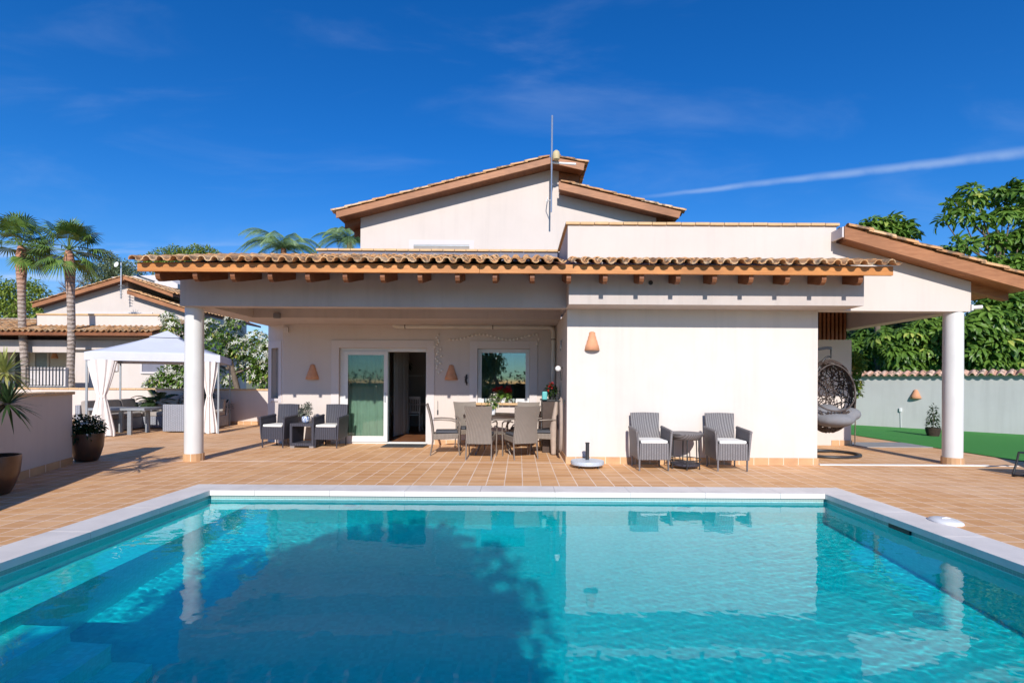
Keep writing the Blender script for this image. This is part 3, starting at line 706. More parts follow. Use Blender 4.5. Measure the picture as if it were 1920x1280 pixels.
b = MB(); z = P(1037, 637, Y2).z; b.tube([(xk, Y2-.09, z-.012), (xk, Y2-.09, z+.012)], .054, 14); b.build('bracket', M['metal_taupe'], t, world=True)

# string of bead lights
def beads(pix, name_pts, label, grp=None):
    t = thing('string_lights', label, 'string lights', tuple(P(*pix[0], Y2-.03)))
    cb = MB(); c3 = [P(x, y, Y2-.02) for x, y in pix]; cb.tube(c3, .003, 5); cb.build('cord', M['beads'], t, world=True)
    ball = None
    for i, q in enumerate(c3):
        if ball is None:
            bb = MB(); bb.ball((0,0,0), .024, 8); ball = bb.build('bead', M['beads'], t, smooth=True); o = ball
        else:
            o = ball.copy(); COL.objects.link(o)
        o.location = q-t.location+Vector((0, -.012, 0))
pix = [(818+rnd.uniform(-3,5)+ (6 if i%3==0 else 0), 628+i*4.4) for i in range(17)]
beads(pix, 0, 'pale bead lights hanging straight down beside the door surround')
pix = [(843+i*7.1, 632+5*math.sin(i*.42+1.2)) for i in range(24)]+[(1010, 637), (1007, 645)]
beads(pix, 0, 'pale bead lights strung in waves above the window')

# antenna
t = thing('tv_antenna', 'tall roof antenna mast fixed to the upper gable wall', 'antenna', (P(1035, 398, 13.4)[0], 13.4, P(1035, 398, 13.4)[2]))
b = MB(); m0 = P(1033.5, 398, 13.4); m1 = P(1035.5, 217, 13.4); b.tube([m0, P(1034.3, 320, 13.4)], .022, 8); b.tube([P(1034.3, 320, 13.4), m1], .026, 8); b.build('mast', M['steel'], t, world=True)
b = MB(); a = P(1036, 305, 13.4); b.tube([a, P(1080, 308, 13.3)], .03, 8); b.tube([P(1033, 375, 13.4), P(1025, 378, 13.7), P(1027, 370, 13.95)], .012, 6); b.tube([P(1034, 345, 13.4), P(1037, 346, 13.96)], .012, 6); b.build('boom', M['potwhite'], t, world=True)
b = MB(); c = P(1043, 292, 13.25); b.lathe([(.03,-.13),(.085,-.10),(.10,.0),(.085,.09),(.04,.13)], c, 14); b.build('receiver_cap', varied('yellowed_plastic', (.62,.50,.28), .1), t, world=True, auto=40)
# security camera and junction boxes
c = P(1816, 576, 8.5); t = thing('security_camera', 'small white security camera beside the top of the right column', 'camera', (7.64, 8.55, c.z))
b = MB(); b.box(-.03, .0, -.03, .05, -.05, .05); b.build('mount', M['white'], t, bevel=.004)
b = MB(); b.tube([(.0,-.0,0),(.12,-.05,.005)], .035, 12); b.build('housing', M['white'], t, auto=40)
b = MB(); b.tube([(.12,-.05,.005),(.13,-.054,.005)], .022, 12); b.build('lens', M['black'], t)
c = P(520, 592, 9.88); b = MB(); b.box(-.06, .06, -.07, 0, -.05, .05); o = b.build('sensor_light', M['cushion_grey'], None, bevel=.01); tag(o, 'small grey sensor light on the porch ceiling beam', 'light', loc=(c.x, 9.9, c.z))
c = P(538, 618, Y2); b = MB(); b.box(-.05, .05, -.06, 0, -.06, .05); b.tube([(0,-.02,.05),(0,-.02,.14)], .008, 6); o = b.build('junction_box', M['trim'], None, bevel=.008); tag(o, 'small pale junction box high on the porch wall left of the door', 'junction box', loc=(c.x, Y2, c.z))

# ================================================================ walls
def wall_seg(p, q, h, th, name, label, mat='plaster', capm='captile', ov=.04, base=True, z0=0):
    p = Vector((*p, 0)); q = Vector((*q, 0)); d = (q-p); L = d.length; d.normalize(); n = Vector((-d.y, d.x, 0))
    t = thing(name, label, 'wall', p)
    def bx(b, s0, s1, a0, a1, za, zb):
        c = [p+d*s0+n*a0, p+d*s1+n*a0, p+d*s1+n*a1, p+d*s0+n*a1]; b.hexa([v+Vector((0,0,za)) for v in c]+[v+Vector((0,0,zb)) for v in c])
    b = MB(); bx(b, 0, L, 0, th, z0, h-.045); b.build('wall_body', M[mat], t, world=True)
    b = MB(); k = max(2, int(L/.3))
    for i in range(k): bx(b, L*i/k+.002, L*(i+1)/k-.002, -ov, th+ov, h-.045, h+rnd.uniform(0,.004))
    b.build('cap', M[capm], t, world=True, bevel=.008)
    if base:
        b = MB(); bx(b, 0, L+.012, -.013, 0, 0, .11); b.build('skirting', M['skirting'], t, world=True)
        b = MB(); bx(b, L, L+.0125, 0, th, 0, .11); b.build('skirting', M['skirting'], t, world=True)
    return t
a0 = Vector((-6.80, 6.98)); a1 = Vector((-7.26, 8.24)); dd = (a1-a0).normalized(); st = a0-dd*5.5
wall_seg((st.x, st.y), (a1.x, a1.y), 1.17, .30, 'terrace_wall', 'low pale terrace wall with tiled cap at the left edge beside the pots')
wall_seg((-16.5, 15.9), (-5.7, 15.9), 1.12, .22, 'terrace_wall', 'low pale terrace wall running behind the gazebo and sofa', capm='captile')
# garden wall on the right with barrel tile cap
ga = Vector((10.2, 18.3, 0)); gb = Vector((15.6, 12.0, 0)); gd = (gb-ga).normalized(); gn = Vector((-gd.y, gd.x, 0)); gn = gn if gn.y > 0 else -gn; gl = (gb-ga).length
t = thing('garden_wall', 'grey white garden wall with clay tile cap behind the lawn', 'wall', ga)
b = MB(); c = [ga, gb, gb+gn*.22, ga+gn*.22]; b.hexa([v for v in c]+[v+Vector((0,0,1.66)) for v in c]); b.build('wall_body', M['gardenwall'], t, world=True)
tile_roof('wall_cap', ga-gn*.12+Vector((0,0,1.62)), gd, gn+Vector((0,0,.35)), gl, .42, t, per=.2, crs=.42, seed=21, mat=tiles_mat('pink_roof_tile_clay', (.62,.38,.27), (.50,.27,.18), (.70,.50,.38)))
def on_wall(px, py):
    # point of the garden wall face seen at a place in the photo
    a = (px-973)+.0057*(py-718); bq = (py-718)-.0057*(px-973); ray = Vector((a/F, 1, -bq/F))
    n2 = Vector((gn.x, gn.y, 0)); s_ = ga.dot(n2)/ray.dot(n2); return Vector((ray.x*s_, ray.y*s_, H+ray.z*s_))
c = on_wall(1717, 747); ang = math.atan2(gd.y, gd.x)
cone_lamp('terracotta cone lamp casting a long shadow on the grey garden wall', c, ang, h=.28, r=.14)
c = on_wall(1689, 768); b = MB(); b.box(-.03,.03,-.05,-.002,-.06,.06); b.tube([(0,-.02,-.05),(.01,-.02,-c.z+.02)], .008, 6); o = b.build('wall_socket', M['potwhite'], None, bevel=.004); tag(o, 'small white socket with a hanging white cable on the garden wall', 'socket', loc=c); o.rotation_euler = (0,0,ang)

# ================================================================ pool fittings
def ring(label, px, py):
    # underwater lamp on the far pool wall
    bq = (py-718)-.0057*(px-973); a = (px-973)+.0057*(py-718); tt = (H+.11)/bq*F; dz = (6.29-tt)*1.02
    x = a/F*(tt)+a/F*(6.29-tt)*.75
    t = thing('pool_light', label, 'pool light', (x, 6.285, -.11-dz-.02), 0, 'round white pool lights')
    b = MB(); 
    for (r0, r1, y0, y1, nm, mm) in ((.085,.13,-.03,0,'rim','potwhite'), (.0,.084,-.015,0,'lens','granite')):
        b = MB(); n = 28; vs = []
        for rr, yy_ in ((r0+.001,0),(r0+.001,y0),(r1,y0),(r1,0)):
            for j in range(n): vs.append((rr*math.cos(2*PI*j/n), yy_, rr*math.sin(2*PI*j/n)))
        b.add(vs, [(i*n+j, i*n+(j+1)%n, (i+1)*n+(j+1)%n, (i+1)*n+j) for i in range(3) for j in range(n)]); o = b.build(nm, M[mm], t); o.cycles.is_caustics_receiver = True
ring('round white underwater light on the left of the far pool wall', 655, 945)
ring('round white underwater light on the right of the far pool wall', 1283, 950)
def jet(label, loc, ax):
    b = MB(); d = Vector(ax); b.tube([(0,0,0), d*.02], .03, 14); b.tube([d*.02, d*.03], .012, 10); o = b.build('pool_jet', M['potwhite'], None, auto=40); tag(o, label, 'pool jet', 'white pool jets', loc); o.cycles.is_caustics_receiver = True
jet('white water jet in the middle of the far pool wall', (-.27, 6.29, -.32), (0,-1,0))
jet('white water jet low on the left pool wall near the camera', (-3.84, 4.1, -.33), (1,0,0))
jet('white water jet on the left pool wall near the far corner', (-3.84, 5.65, -.30), (1,0,0))
b = MB(); b.box(3.80, 3.8225, 4.92, 5.20, -.105, -.05); o = b.build('skimmer', M['black'], None); tag(o, 'dark skimmer slot in the right pool wall under the coping', 'skimmer')
o.data.transform(Matrix.Translation((-3.82,-5.05,.1))); o.location = (3.82,5.05,-.1)
t = thing('plastic_dome', 'white oval plastic dome lying on the right pool edge', 'pool accessory', (4.22, 5.0, .0))
b = MB(); b.lathe([(.12,0),(.125,.010),(.12,.022),(.09,.036),(.03,.042),(.005,.043)], (0,0,0), 28, 1.0, 1.3); b.build('shell', M['potwhite'], t, auto=50)
b = MB(); b.tube([(-.04,0,.041),(0,0,.048),(.04,0,.041)], .006, 8); b.build('grip', M['potwhite'], t)
b = MB(); 
b.lathe([(.12,0),(.12,.015),(.09,.025),(.01,.028)], (0,0,0), 24); o = b.build('floor_drain', M['granite'], None, auto=50); tag(o, 'round pale drain cover on the pool floor at lower right', 'drain', loc=(3.35, 4.1, -1.30)); o.cycles.is_caustics_receiver = True
# ================================================================ furniture
def armchair(name, label, loc, rz, wk, group):
    t = thing(name, label, 'armchair', loc, rz, group)
    # front faces -Y
    b = MB()
    hw, fy, by = .225, -.27, .24
    b.box(-hw, hw, fy, fy+.03, .17, .43); b.box(-hw, hw, fy+.03, by, .36, .425)
    pts = [(-hw, .17), (-.16, .185), (0, .195), (.16, .185), (hw, .17)]
    b.build('seat', M[wk], t, bevel=.006)
    for s in (-1, 1):
        b = MB()
        x0, x1 = s*hw, s*(hw+.03); xt0, xt1 = s*(hw+.022), s*(hw+.062)
        def q(x, y, z): return (x, y, z)
        A = [q(x0,fy,.17), q(x1,fy,.17), q(x1,by,.19), q(x0,by,.19), q(xt0,fy-.015,.60), q(xt1,fy-.015,.60), q(xt1,by,.635), q(xt0,by,.635)]
        if s < 0: A = [A[1],A[0],A[3],A[2],A[5],A[4],A[7],A[6]]
        b.hexa(A)
        b.tube([(s*(hw+.04),fy-.02,.605), (s*(hw+.04),by,.64)], .028, 8)
        b.build('armrest', M[wk], t, bevel=.006)
    b = MB(); n = 8; vs = []
    for j in range(n+1):
        u_ = j/n; z = .30+.57*u_; y = by-.05+.10*u_+.015*math.sin(u_*PI); w = hw-.005+.015*u_
        for dy in (0, .045): vs += [(-w, y+dy, z), (-w*.5, y+dy-.006+.012, z+.004*u_), (0, y+dy+.018, z+.006*u_), (w*.5, y+dy+.006, z+.004*u_), (w, y+dy, z)]
    fs = []
    for j in range(n):
        a = j*10; c = a+10
        for i in range(4): fs += [(a+i, a+i+1, c+i+1, c+i), (a+5+i+1, a+5+i, c+5+i, c+5+i+1)]
        fs += [(a, c, c+5, a+5), (a+4, a+9, c+9, c+4)]
    fs += [(n*10+i, n*10+i+1, n*10+6+i, n*10+5+i) for i in range(4)]+[(i+1, i, 5+i, 6+i) for i in range(4)]
    b.add(vs, fs); b.build('backrest', M[wk], t, auto=50)
    b = MB(); b.box(-hw+.015, hw-.015, fy-.005, by-.06, .426, .475); b.build('cushion', M['cushion_white'], t, bevel=.018)
    for sx in (-1, 1):
        for yy_ in (fy+.02, by-.01):
            b = MB(); b.tube([(sx*(hw-.0), yy_, 0), (sx*(hw+.0), yy_, .22)], [.013, .017], 8); b.build('leg', M['metal_taupe' if 0 else wk], t, auto=40)
    return t
GA = 'wicker armchairs in the sunny porch corner'
c1 = armchair('wicker_armchair', 'slate grey wicker armchair left of the cube side table by the porch corner', (-5.0, 10.62, 0), R(-8), 'wicker_dark', GA)
dup(c1, (-3.93, 10.62, 0), R(-3), 'slate grey wicker armchair between the cube side table and the sliding door')
GB = 'grey wicker armchairs against the bright front wall'
c2 = armchair('wicker_armchair', 'grey wicker armchair nearest the parasol base against the bright front wall', (2.10, 8.12, 0), R(1), 'wicker_grey', GB)
dup(c2, (3.33, 8.12, 0), R(-1), 'grey wicker armchair to the right of the round bar table')
# cube side table
t = thing('side_table', 'slate wicker cube side table with open front between two armchairs', 'side table', (-4.42, 10.60, 0), R(-3))
b = MB(); w = .25
b.box(-w, w, -w, w, .44, .50); b.box(-w, w, -w, w, .04, .10); b.build('tabletop', M['wicker_dark'], t, bevel=.004)
b = MB(); b.box(-w, -w+.05, -w, w, .10, .44); b.build('side_panel', M['wicker_dark'], t); b = MB(); b.box(w-.05, w, -w, w, .10, .44); b.build('side_panel', M['wicker_dark'], t)
for sx in (-1, 1):
    for sy in (-1, 1):
        b = MB(); b.box(sx*.2-.045, sx*.2+.045, sy*.21-.035, sy*.21+.035, 0, .04); b.build('foot', M['steel'], t)

def leaves(b, pos, dirs, L, W, tints, fold=.25, droop=.3):
    # each leaf a folded pointed blade
    for p, d, l, w, tt in zip(pos, dirs, L, W, tints):
        p = Vector(p); d = Vector(d).normalized(); s_ = d.cross(Vector((0,0,1)));
        s_ = s_.normalized() if s_.length > 1e-3 else Vector((1,0,0)); n = s_.cross(d)
        m = p+d*l*.5-n*0; e = p+d*l-Vector((0,0,droop*l)); m = m-Vector((0,0,droop*l*.25))
        b.add([p, m+s_*w*.5+n*w*fold, e, m-s_*w*.5+n*w*fold, m], [(0,1,4),(0,4,3),(1,2,4),(4,2,3)], tt)
def rdir(r_, up=0.0):
    while True:
        v = Vector((r_.uniform(-1,1), r_.uniform(-1,1), r_.uniform(-1,1)))
        if .05 < v.length < 1: v.normalize(); v.z += up; return v.normalized()
def cloud(b, blobs, n, L, W, seed, up=.2, droop=.3, shell=.55, lw=None, tb=0):
    r_ = random.Random(seed); tot = sum(q[1]**2 for q in blobs)
    for c, r, *sq in blobs:
        sz = sq[0] if sq else 1
        k = int(n*r*r/tot); c = Vector(c); ctint = r_.uniform(-.15, .15)
        for _ in range(k):
            d = rdir(r_); rr = r*(shell+(1-shell)*r_.random()**.6); p = c+Vector((d.x, d.y, d.z*sz))*rr
            dd = (d*.8+rdir(r_)*.9+Vector((0,0,up)))
            l = L*r_.uniform(.7, 1.25); tt = min(1, max(0, r_.gauss(.42, .2)+ctint+tb))
            leaves(b, [p], [dd], [l], [W*l/L], [tt], .2, droop)
def blobs_in(c, rx, ry, rz, n, r0, r1, seed, low=-1.0):
    r_ = random.Random(seed); out = []
    while len(out) < n:
        d = Vector((r_.uniform(-1,1), r_.uniform(-1,1), r_.uniform(low,1)))
        if d.length > 1: continue
        out.append(((c[0]+d.x*rx, c[1]+d.y*ry, c[2]+d.z*rz), r_.uniform(r0, r1), .8))
    return out

# potted silvery plant on the side table
t = thing('potted_plant', 'silvery white leaved plant in a blue and white pot on the cube side table', 'potted plant', (-4.43, 10.55, .50))
b = MB(); b.lathe([(.045,0),(.075,.03),(.085,.09),(.078,.14),(.068,.14),(.066,.12)], n=20); b.build('pot', M['potblue'], t, auto=50)
b = MB(); cloud(b, [((0,0,.27),.13),((.05,0,.34),.08),((-.07,0,.22),.08)], 420, .055, .03, 3, shell=.2); b.build('foliage', M['leaf_grey'], t)

# dining set
def dchair(label, loc, rz, first=None):
    if first is not None: return dup(first, loc, rz, label)
    t = thing('dining_chair', label, 'dining chair', loc, rz, 'taupe wicker dining chairs around the round table')
    # back at +Y, front faces -Y
    b = MB(); n = 12; vs = []; m = 8
    for j in range(n+1):
        u_ = j/n; z = .28+.66*u_; y = .22+.02*u_+.10*u_**2.2; w = .235-.02*math.sin(u_*PI)+.012*u_
        for dy in (0, .022):
            for i in range(m+1):
                x = -w+2*w*i/m; vs.append((x, y+dy+.02*(1-(x/w)**2), z+(.012*(abs(x)/w)**2 if j == n else 0)))
    k = 2*(m+1); fs = []
    for j in range(n):
        a = j*k; c = a+k
        for i in range(m): fs += [(a+i, a+i+1, c+i+1, c+i), (a+m+1+i+1, a+m+1+i, c+m+1+i, c+m+1+i+1)]
        fs += [(a, c, c+m+1, a+m+1), (a+m, a+2*m+1, c+2*m+1, c+m)]
    fs += [(n*k+i, n*k+i+1, n*k+m+2+i, n*k+m+1+i) for i in range(m)]+[(i+1, i, m+1+i, m+2+i) for i in range(m)]
    b.add(vs, fs); b.build('backrest', M['wicker_taupe'], t, auto=50)
    b = MB(); b.hexa([(-.235,-.22,.31),(.235,-.22,.31),(.225,.23,.29),(-.225,.23,.29),(-.24,-.24,.41),(.24,-.24,.41),(.225,.23,.40),(-.225,.23,.40)]); b.build('seat', M['wicker_taupe'], t, bevel=.012)
    b = MB(); b.box(-.215, .215, -.22, .19, .412, .455); b.build('cushion', M['cushion_dark'], t, bevel=.018)
    for s in (-1, 1):
        b = MB(); b.tube([(s*.235, .235, .66), (s*.262, .10, .668), (s*.272, -.10, .655), (s*.268, -.21, .62), (s*.262, -.245, .55), (s*.258, -.25, .42)], .013, 8); b.build('armrest', M['metal_taupe'], t, auto=60)
        b = MB(); b.tube([(s*.258, -.25, .42), (s*.255, -.235, .2), (s*.25, -.255, 0)], .013, 8); b.build('leg', M['metal_taupe'], t, auto=60)
        b = MB(); b.tube([(s*.225, .24, .34), (s*.222, .25, .2), (s*.225, .285, 0)], .013, 8); b.build('leg', M['metal_taupe'], t, auto=60)
    return t
TC = (-.48, 9.85)
ch = dchair('taupe wicker dining chair at the front left of the round table, back to the pool', (-.68, 9.13, 0), R(180-4))
dchair('taupe wicker dining chair at the front right of the round table, slightly turned', (.03, 9.22, 0), R(180+22), ch)
dchair('leftmost taupe wicker dining chair, seen from the side beside the doorway', (-1.38, 9.62, 0), R(98), ch)
dchair('taupe wicker dining chair behind the table on its left, below the window', (-1.02, 10.45, 0), R(22), ch)
dchair('taupe wicker dining chair behind the table on its right, below the window', (.10, 10.48, 0), R(-18), ch)
dchair('rightmost taupe wicker dining chair, side on against the block wall', (.47, 9.75, 0), R(-92), ch)
t = thing('dining_table', 'round dark topped patio dining table with curved metal legs', 'table', (*TC, 0))
b = MB(); b.lathe([(.001,.70),(.57,.70),(.60,.705),(.60,.735),(.585,.742),(.001,.742)], n=48); b.build('tabletop', M['tabletop'], t, auto=40)
b = MB(); b.lathe([(.57,.665),(.595,.665),(.595,.70),(.57,.70)], n=48); b.build('rim', M['wicker_taupe'], t)
for k in range(4):
    a = PI/4+k*PI/2; b = MB(); cx, cy = math.cos(a), math.sin(a)
    b.tube([(cx*.50, cy*.50, .69), (cx*.36, cy*.36, .55), (cx*.30, cy*.30, .38), (cx*.36, cy*.36, .18), (cx*.47, cy*.47, 0)], .015, 8); b.build('leg', M['metal_taupe'], t, auto=60)
b = MB(); b.lathe([(.29,.38),(.30,.372),(.31,.38),(.30,.388)], n=32); b.build('stretcher', M['metal_taupe'], t)
t = thing('potted_plant', 'small green plant with pale flowers in a white pot on the dining table', 'potted plant', (TC[0]-.03, TC[1]-.05, .742))
b = MB(); b.lathe([(.05,0),(.068,.05),(.072,.12),(.064,.12),(.062,.10)], n=20); b.build('pot', M['potwhite'], t, auto=50)
b = MB(); cloud(b, [((0,0,.21),.11),((.04,0,.27),.07)], 200, .07, .035, 5, shell=.2); b.build('foliage', M['leaf_bush'], t)
b = MB(); cloud(b, [((0,-.02,.28),.10),((.05,-.02,.22),.06)], 45, .05, .04, 6, shell=.6); b.build('flowers', M['petal_white'], t)
# on the window sill
sill_z = WZ0-.001
t = thing('geranium_pot', 'red geranium in a pale pot on the window sill', 'potted plant', (P(943, 750, 11.08)[0], 11.09, sill_z))
b = MB(); b.lathe([(.05,0),(.075,.11),(.068,.11),(.066,.09)], n=20); b.build('pot', M['potwhite'], t, auto=50)
b = MB(); cloud(b, [((0,0,.18),.10),((-.08,0,.19),.08),((.08,0,.17),.08)], 190, .09, .075, 8, shell=.2, tb=.1); b.build('foliage', M['leaf_bush'], t)
b = MB()
for q in ((-.14,-.02,.29,.05), (-.05,-.04,.31,.05), (.12,-.03,.32,.055), (.14,-.02,.25,.05), (.06,-.05,.27,.04), (-.19,0,.27,.04)): cloud(b, [(q[:3], q[3])], 46, .035, .034, 9+int(q[0]*100), shell=.3)
b.build('flowers', M['petal_red'], t)
t = thing('flower_pot', 'small pot of white flowers on the window sill left of the geranium', 'potted plant', (P(928, 750, 11.08)[0]-.02, 11.06, sill_z))
b = MB(); b.lathe([(.03,0),(.05,.08),(.044,.08)], n=16); b.build('pot', M['metal_taupe'], t, auto=50)
b = MB(); cloud(b, [((0,0,.13),.07)], 90, .05, .03, 10, shell=.2); b.build('foliage', M['leaf_bush'], t)
b = MB(); cloud(b, [((0,-.02,.15),.08)], 70, .035, .03, 11, shell=.7); b.build('flowers', M['petal_white'], t)
for i, (px, lab) in enumerate(((911, 'clear glass jar at the left end of the window sill'), (963, 'clear glass candle jar at the right end of the window sill'))):
    t = thing('glass_jar', lab, 'jar', (P(px, 750, 11.06)[0], 11.07, sill_z), 0, 'glass jars on the window sill')
    b = MB(); b.lathe([(.035,0),(.045,.02),(.048,.09),(.040,.10),(.042,.095),(.040,.02),(.001,.012)], n=18); b.build('jar_body', M['glass_clear'], t, auto=50)
    b = MB(); b.lathe([(.02,.014),(.02,.05),(.001,.052)], n=12); b.build('candle', M['cushion_white'], t, auto=50)
# small things on the porch wall
c = P(874, 712, 11.05); t = thing('wall_ornament', 'dark gecko shaped ornament on the wall left of the window', 'ornament', (c.x, Y2, c.z))
b = MB(); b.tube([(.01,-.02,.12),(.0,-.025,.07),(-.012,-.025,.0),(.0,-.025,-.06),(.016,-.02,-.12)], [.018,.022,.024,.018,.006], 8); b.tube([(-.012,-.02,.04),(-.045,-.01,.07)], .006, 6); b.tube([(0,-.02,.03),(.035,-.01,.05)], .006, 6); b.tube([(-.008,-.02,-.03),(-.04,-.01,-.05)], .006, 6); b.tube([(0,-.02,-.04),(.035,-.01,-.07)], .006, 6); b.build('body', M['black'], t, auto=60)
c = P(821, 765, Y2); b = MB(); b.tube([(0,-.012,-.10),(0,-.012,.16)], .005, 6); b.box(-.014,.014,-.02,0,-.14,-.04); o = b.build('thermometer', M['metal_dark'], None); tag(o, 'thin dark thermometer on the wall beside the door frame', 'thermometer', loc=(c.x, Y2, c.z))
t = thing('doormat', 'flat dark grey doormat in front of the open doorway', 'doormat', (-2.43, 10.80, 0)); b = MB(); b.box(-.44,.44,-.27,.27,.0,.014); b.build('mat', M['mat'], t, bevel=.003)
# things along the side of the block
t = thing('wall_lantern', 'round white lantern bracket on the side wall of the front block', 'lantern', (.81, 9.35, 1.62))
b = MB(); b.ball((-.09,0,0), .055, 10); b.build('globe', M['potwhite'], t, smooth=True); b = MB(); b.tube([(0,0,.02),(-.06,0,.03)], .012, 6); b.tube([(-.05,0,-.05),(-.03,0,-.22)], .012, 6); b.build('bracket', M['metal_dark'], t)
t = thing('hanging_ornament', 'hanging grey metal ornament on the side wall above the lantern', 'ornament', (.81, 9.3, 2.05))
b = MB()
for k in range(6): b.tube([(-.03-.02*(k%2),-.08+.03*k,.10-.02*k),(-.05,-.02*k+.06,-.10+.01*k)], .009, 6)
b.build('strands', M['metal_grey'], t)
t = thing('storage_cabinet', 'dark narrow cabinet standing against the side wall behind the chairs', 'cabinet', (.62, 10.2, 0))
b = MB(); b.box(-.16,.17,-.35,.35,0,1.0); b.build('cabinet_body', M['tabletop'], t, bevel=.01); b = MB(); b.box(-.18,.17,-.37,.37,1.0,1.03); b.build('top', M['metal_dark'], t, bevel=.004)
b = MB(); b.box(-.167,-.16,-.01,.01,.4,.6); b.build('handle', M['steel'], t)
t = thing('flowering_plant', 'dark red flowering plant on top of the dark cabinet', 'potted plant', (.64, 10.0, 1.03))
b = MB(); b.lathe([(.05,0),(.075,.11),(.065,.11)], n=18); b.build('pot', M['metal_dark'], t, auto=50)
b = MB(); cloud(b, [((0,0,.18),.12)], 200, .08, .04, 12, shell=.2); b.build('foliage', M['leaf_dark'], t)
b = MB(); cloud(b, [((0,-.03,.28),.06),((-.05,-.03,.22),.04)], 60, .04, .035, 13, shell=.3); b.build('flowers', M['petal_red'], t)
b = MB(); b.box(-.05,.05,-.12,.12,0,.16); o = b.build('watering_can', M['teal'], None, bevel=.02); b2 = MB(); 
tag(o, 'teal plastic box on the edge of the dark cabinet', 'box', loc=(.50, 9.88, 1.03)); o.name = 'teal_box'
t = thing('garden_hose', 'beige hose hanging in long loops on the side wall near its corner', 'hose', (.80, 8.9, 1.02))
b = MB()
for k in range(5):
    pts = []
    for i in range(25):
        a = 2*PI*i/24; pts.append((-.05-.014*(k%3), math.sin(a)*(.09+.018*k), -.40+math.cos(a)*(.42+.015*k)))
    b.tube(pts, .011, 6)
b.build('coil', M['hose'], t, auto=60); b = MB(); b.box(-.09,0,-.06,.06,-.02,.03); b.build('hook', M['metal_dark'], t)
t = thing('folded_parasol', 'folded beige fabric bundle leaning in the corner by the cabinet', 'parasol', (.66, 9.55, 0))
b = MB(); b.tube([(0,0,.02),(.0,.01,.5),(.05,.03,1.0)], [.05,.075,.03], 12); b.build('canopy', M['hose'], t, auto=60); b = MB(); b.tube([(.05,.03,.95),(.06,.035,1.15)], .012, 8); b.build('pole', M['metal_dark'], t)

# bar table, right
t = thing('bar_table', 'round dark wicker drinks table on thin posts between the grey armchairs', 'table', (2.68, 8.16, 0))
b = MB(); b.lathe([(.20,.46),(.235,.47),(.275,.535),(.285,.56),(.275,.57),(.25,.562),(.001,.555)], n=40); b.build('tabletop', M['wicker_grey'], t, auto=50)
b = MB(); b.lathe([(.001,.05),(.225,.05),(.235,.07),(.235,.085),(.001,.085)], n=36); b.build('shelf', M['wicker_dark'], t, auto=50)
b = MB()
pts = [(.245*math.cos(2*PI*i/32), .245*math.sin(2*PI*i/32), .15) for i in range(33)]; b.tube(pts, .008, 6); b.build('ring', M['metal_dark'], t)
for k in range(6):
    a = R(20)+k*PI/3; b = MB(); b.tube([(.24*math.cos(a), .24*math.sin(a), 0), (.22*math.cos(a), .22*math.sin(a), .48)], .010, 8); b.build('leg', M['metal_dark'], t)
# parasol base
t = thing('parasol_base', 'round blue grey granite parasol base on castors with a short black tube', 'parasol base', (1.11, 8.17, 0))
b = MB(); b.lathe([(.24,.045),(.265,.055),(.272,.085),(.262,.112),(.10,.124),(.001,.126)], n=48); b.build('slab', M['granite'], t, auto=45)
b = MB(); b.lathe([(.030,.12),(.030,.385),(.036,.387),(.036,.40),(.022,.40),(.022,.30)], n=20); b.build('tube', M['metal_dark'], t, auto=45)
for k in range(4):
    a = PI/4+k*PI/2; b = MB(); x, y = .21*math.cos(a), .21*math.sin(a); b.tube([(x-.012,y,.024),(x+.012,y,.024)], .022, 12); b.box(x-.02,x+.02,y-.008,y+.008,.03,.05); b.build('castor', M['metal_dark'], t, auto=45)

# hanging egg chair
t = thing('egg_chair', 'dark woven hanging egg chair with grey cushion on a curved stand', 'hanging chair', (5.92, 9.75, 0))
b = MB(); pts = [(.58*math.cos(a), .50*math.sin(a), .03) for a in [R(-200)+R(20)*i for i in range(19)]]; b.tube(pts, .028, 10)
b.tube([(-.48,.30,.03),(.3,.35,.03)], .02, 8); b.build('stand_base', M['metal_dark'], t, auto=60)
b = MB(); pts = [(-.40,.42,.03),(-.46,.48,.6),(-.45,.48,1.2),(-.38,.40,1.7),(-.20,.24,1.98),(.0,.08,2.06),(.10,.0,2.05)]
def smooth(pts, k=6):
    out = []; n = len(pts); p = [Vector(q) for q in pts]
    for i in range(n-1):
        a, b_, c, d = p[max(i-1,0)], p[i], p[i+1], p[min(i+2,n-1)]
        for j in range(k):
            u_ = j/k; out.append(.5*((2*b_)+(c-a)*u_+(2*a-5*b_+4*c-d)*u_*u_+(3*b_-a-3*c+d)*u_**3))
    out.append(p[-1]); return out
b.tube(smooth(pts), .030, 10); b.build('stand_pole', M['metal_grey'], t, auto=60)
b = MB(); b.tube([(.08,0,2.05),(.08,0,1.86)], .012, 8); b.tube(smooth([(.08,0,1.9),(-.05,-.03,1.86),(-.22,-.06,1.6),(-.30,-.08,1.3)]), .018, 8); b.build('hanger', M['metal_dark'], t, auto=60)
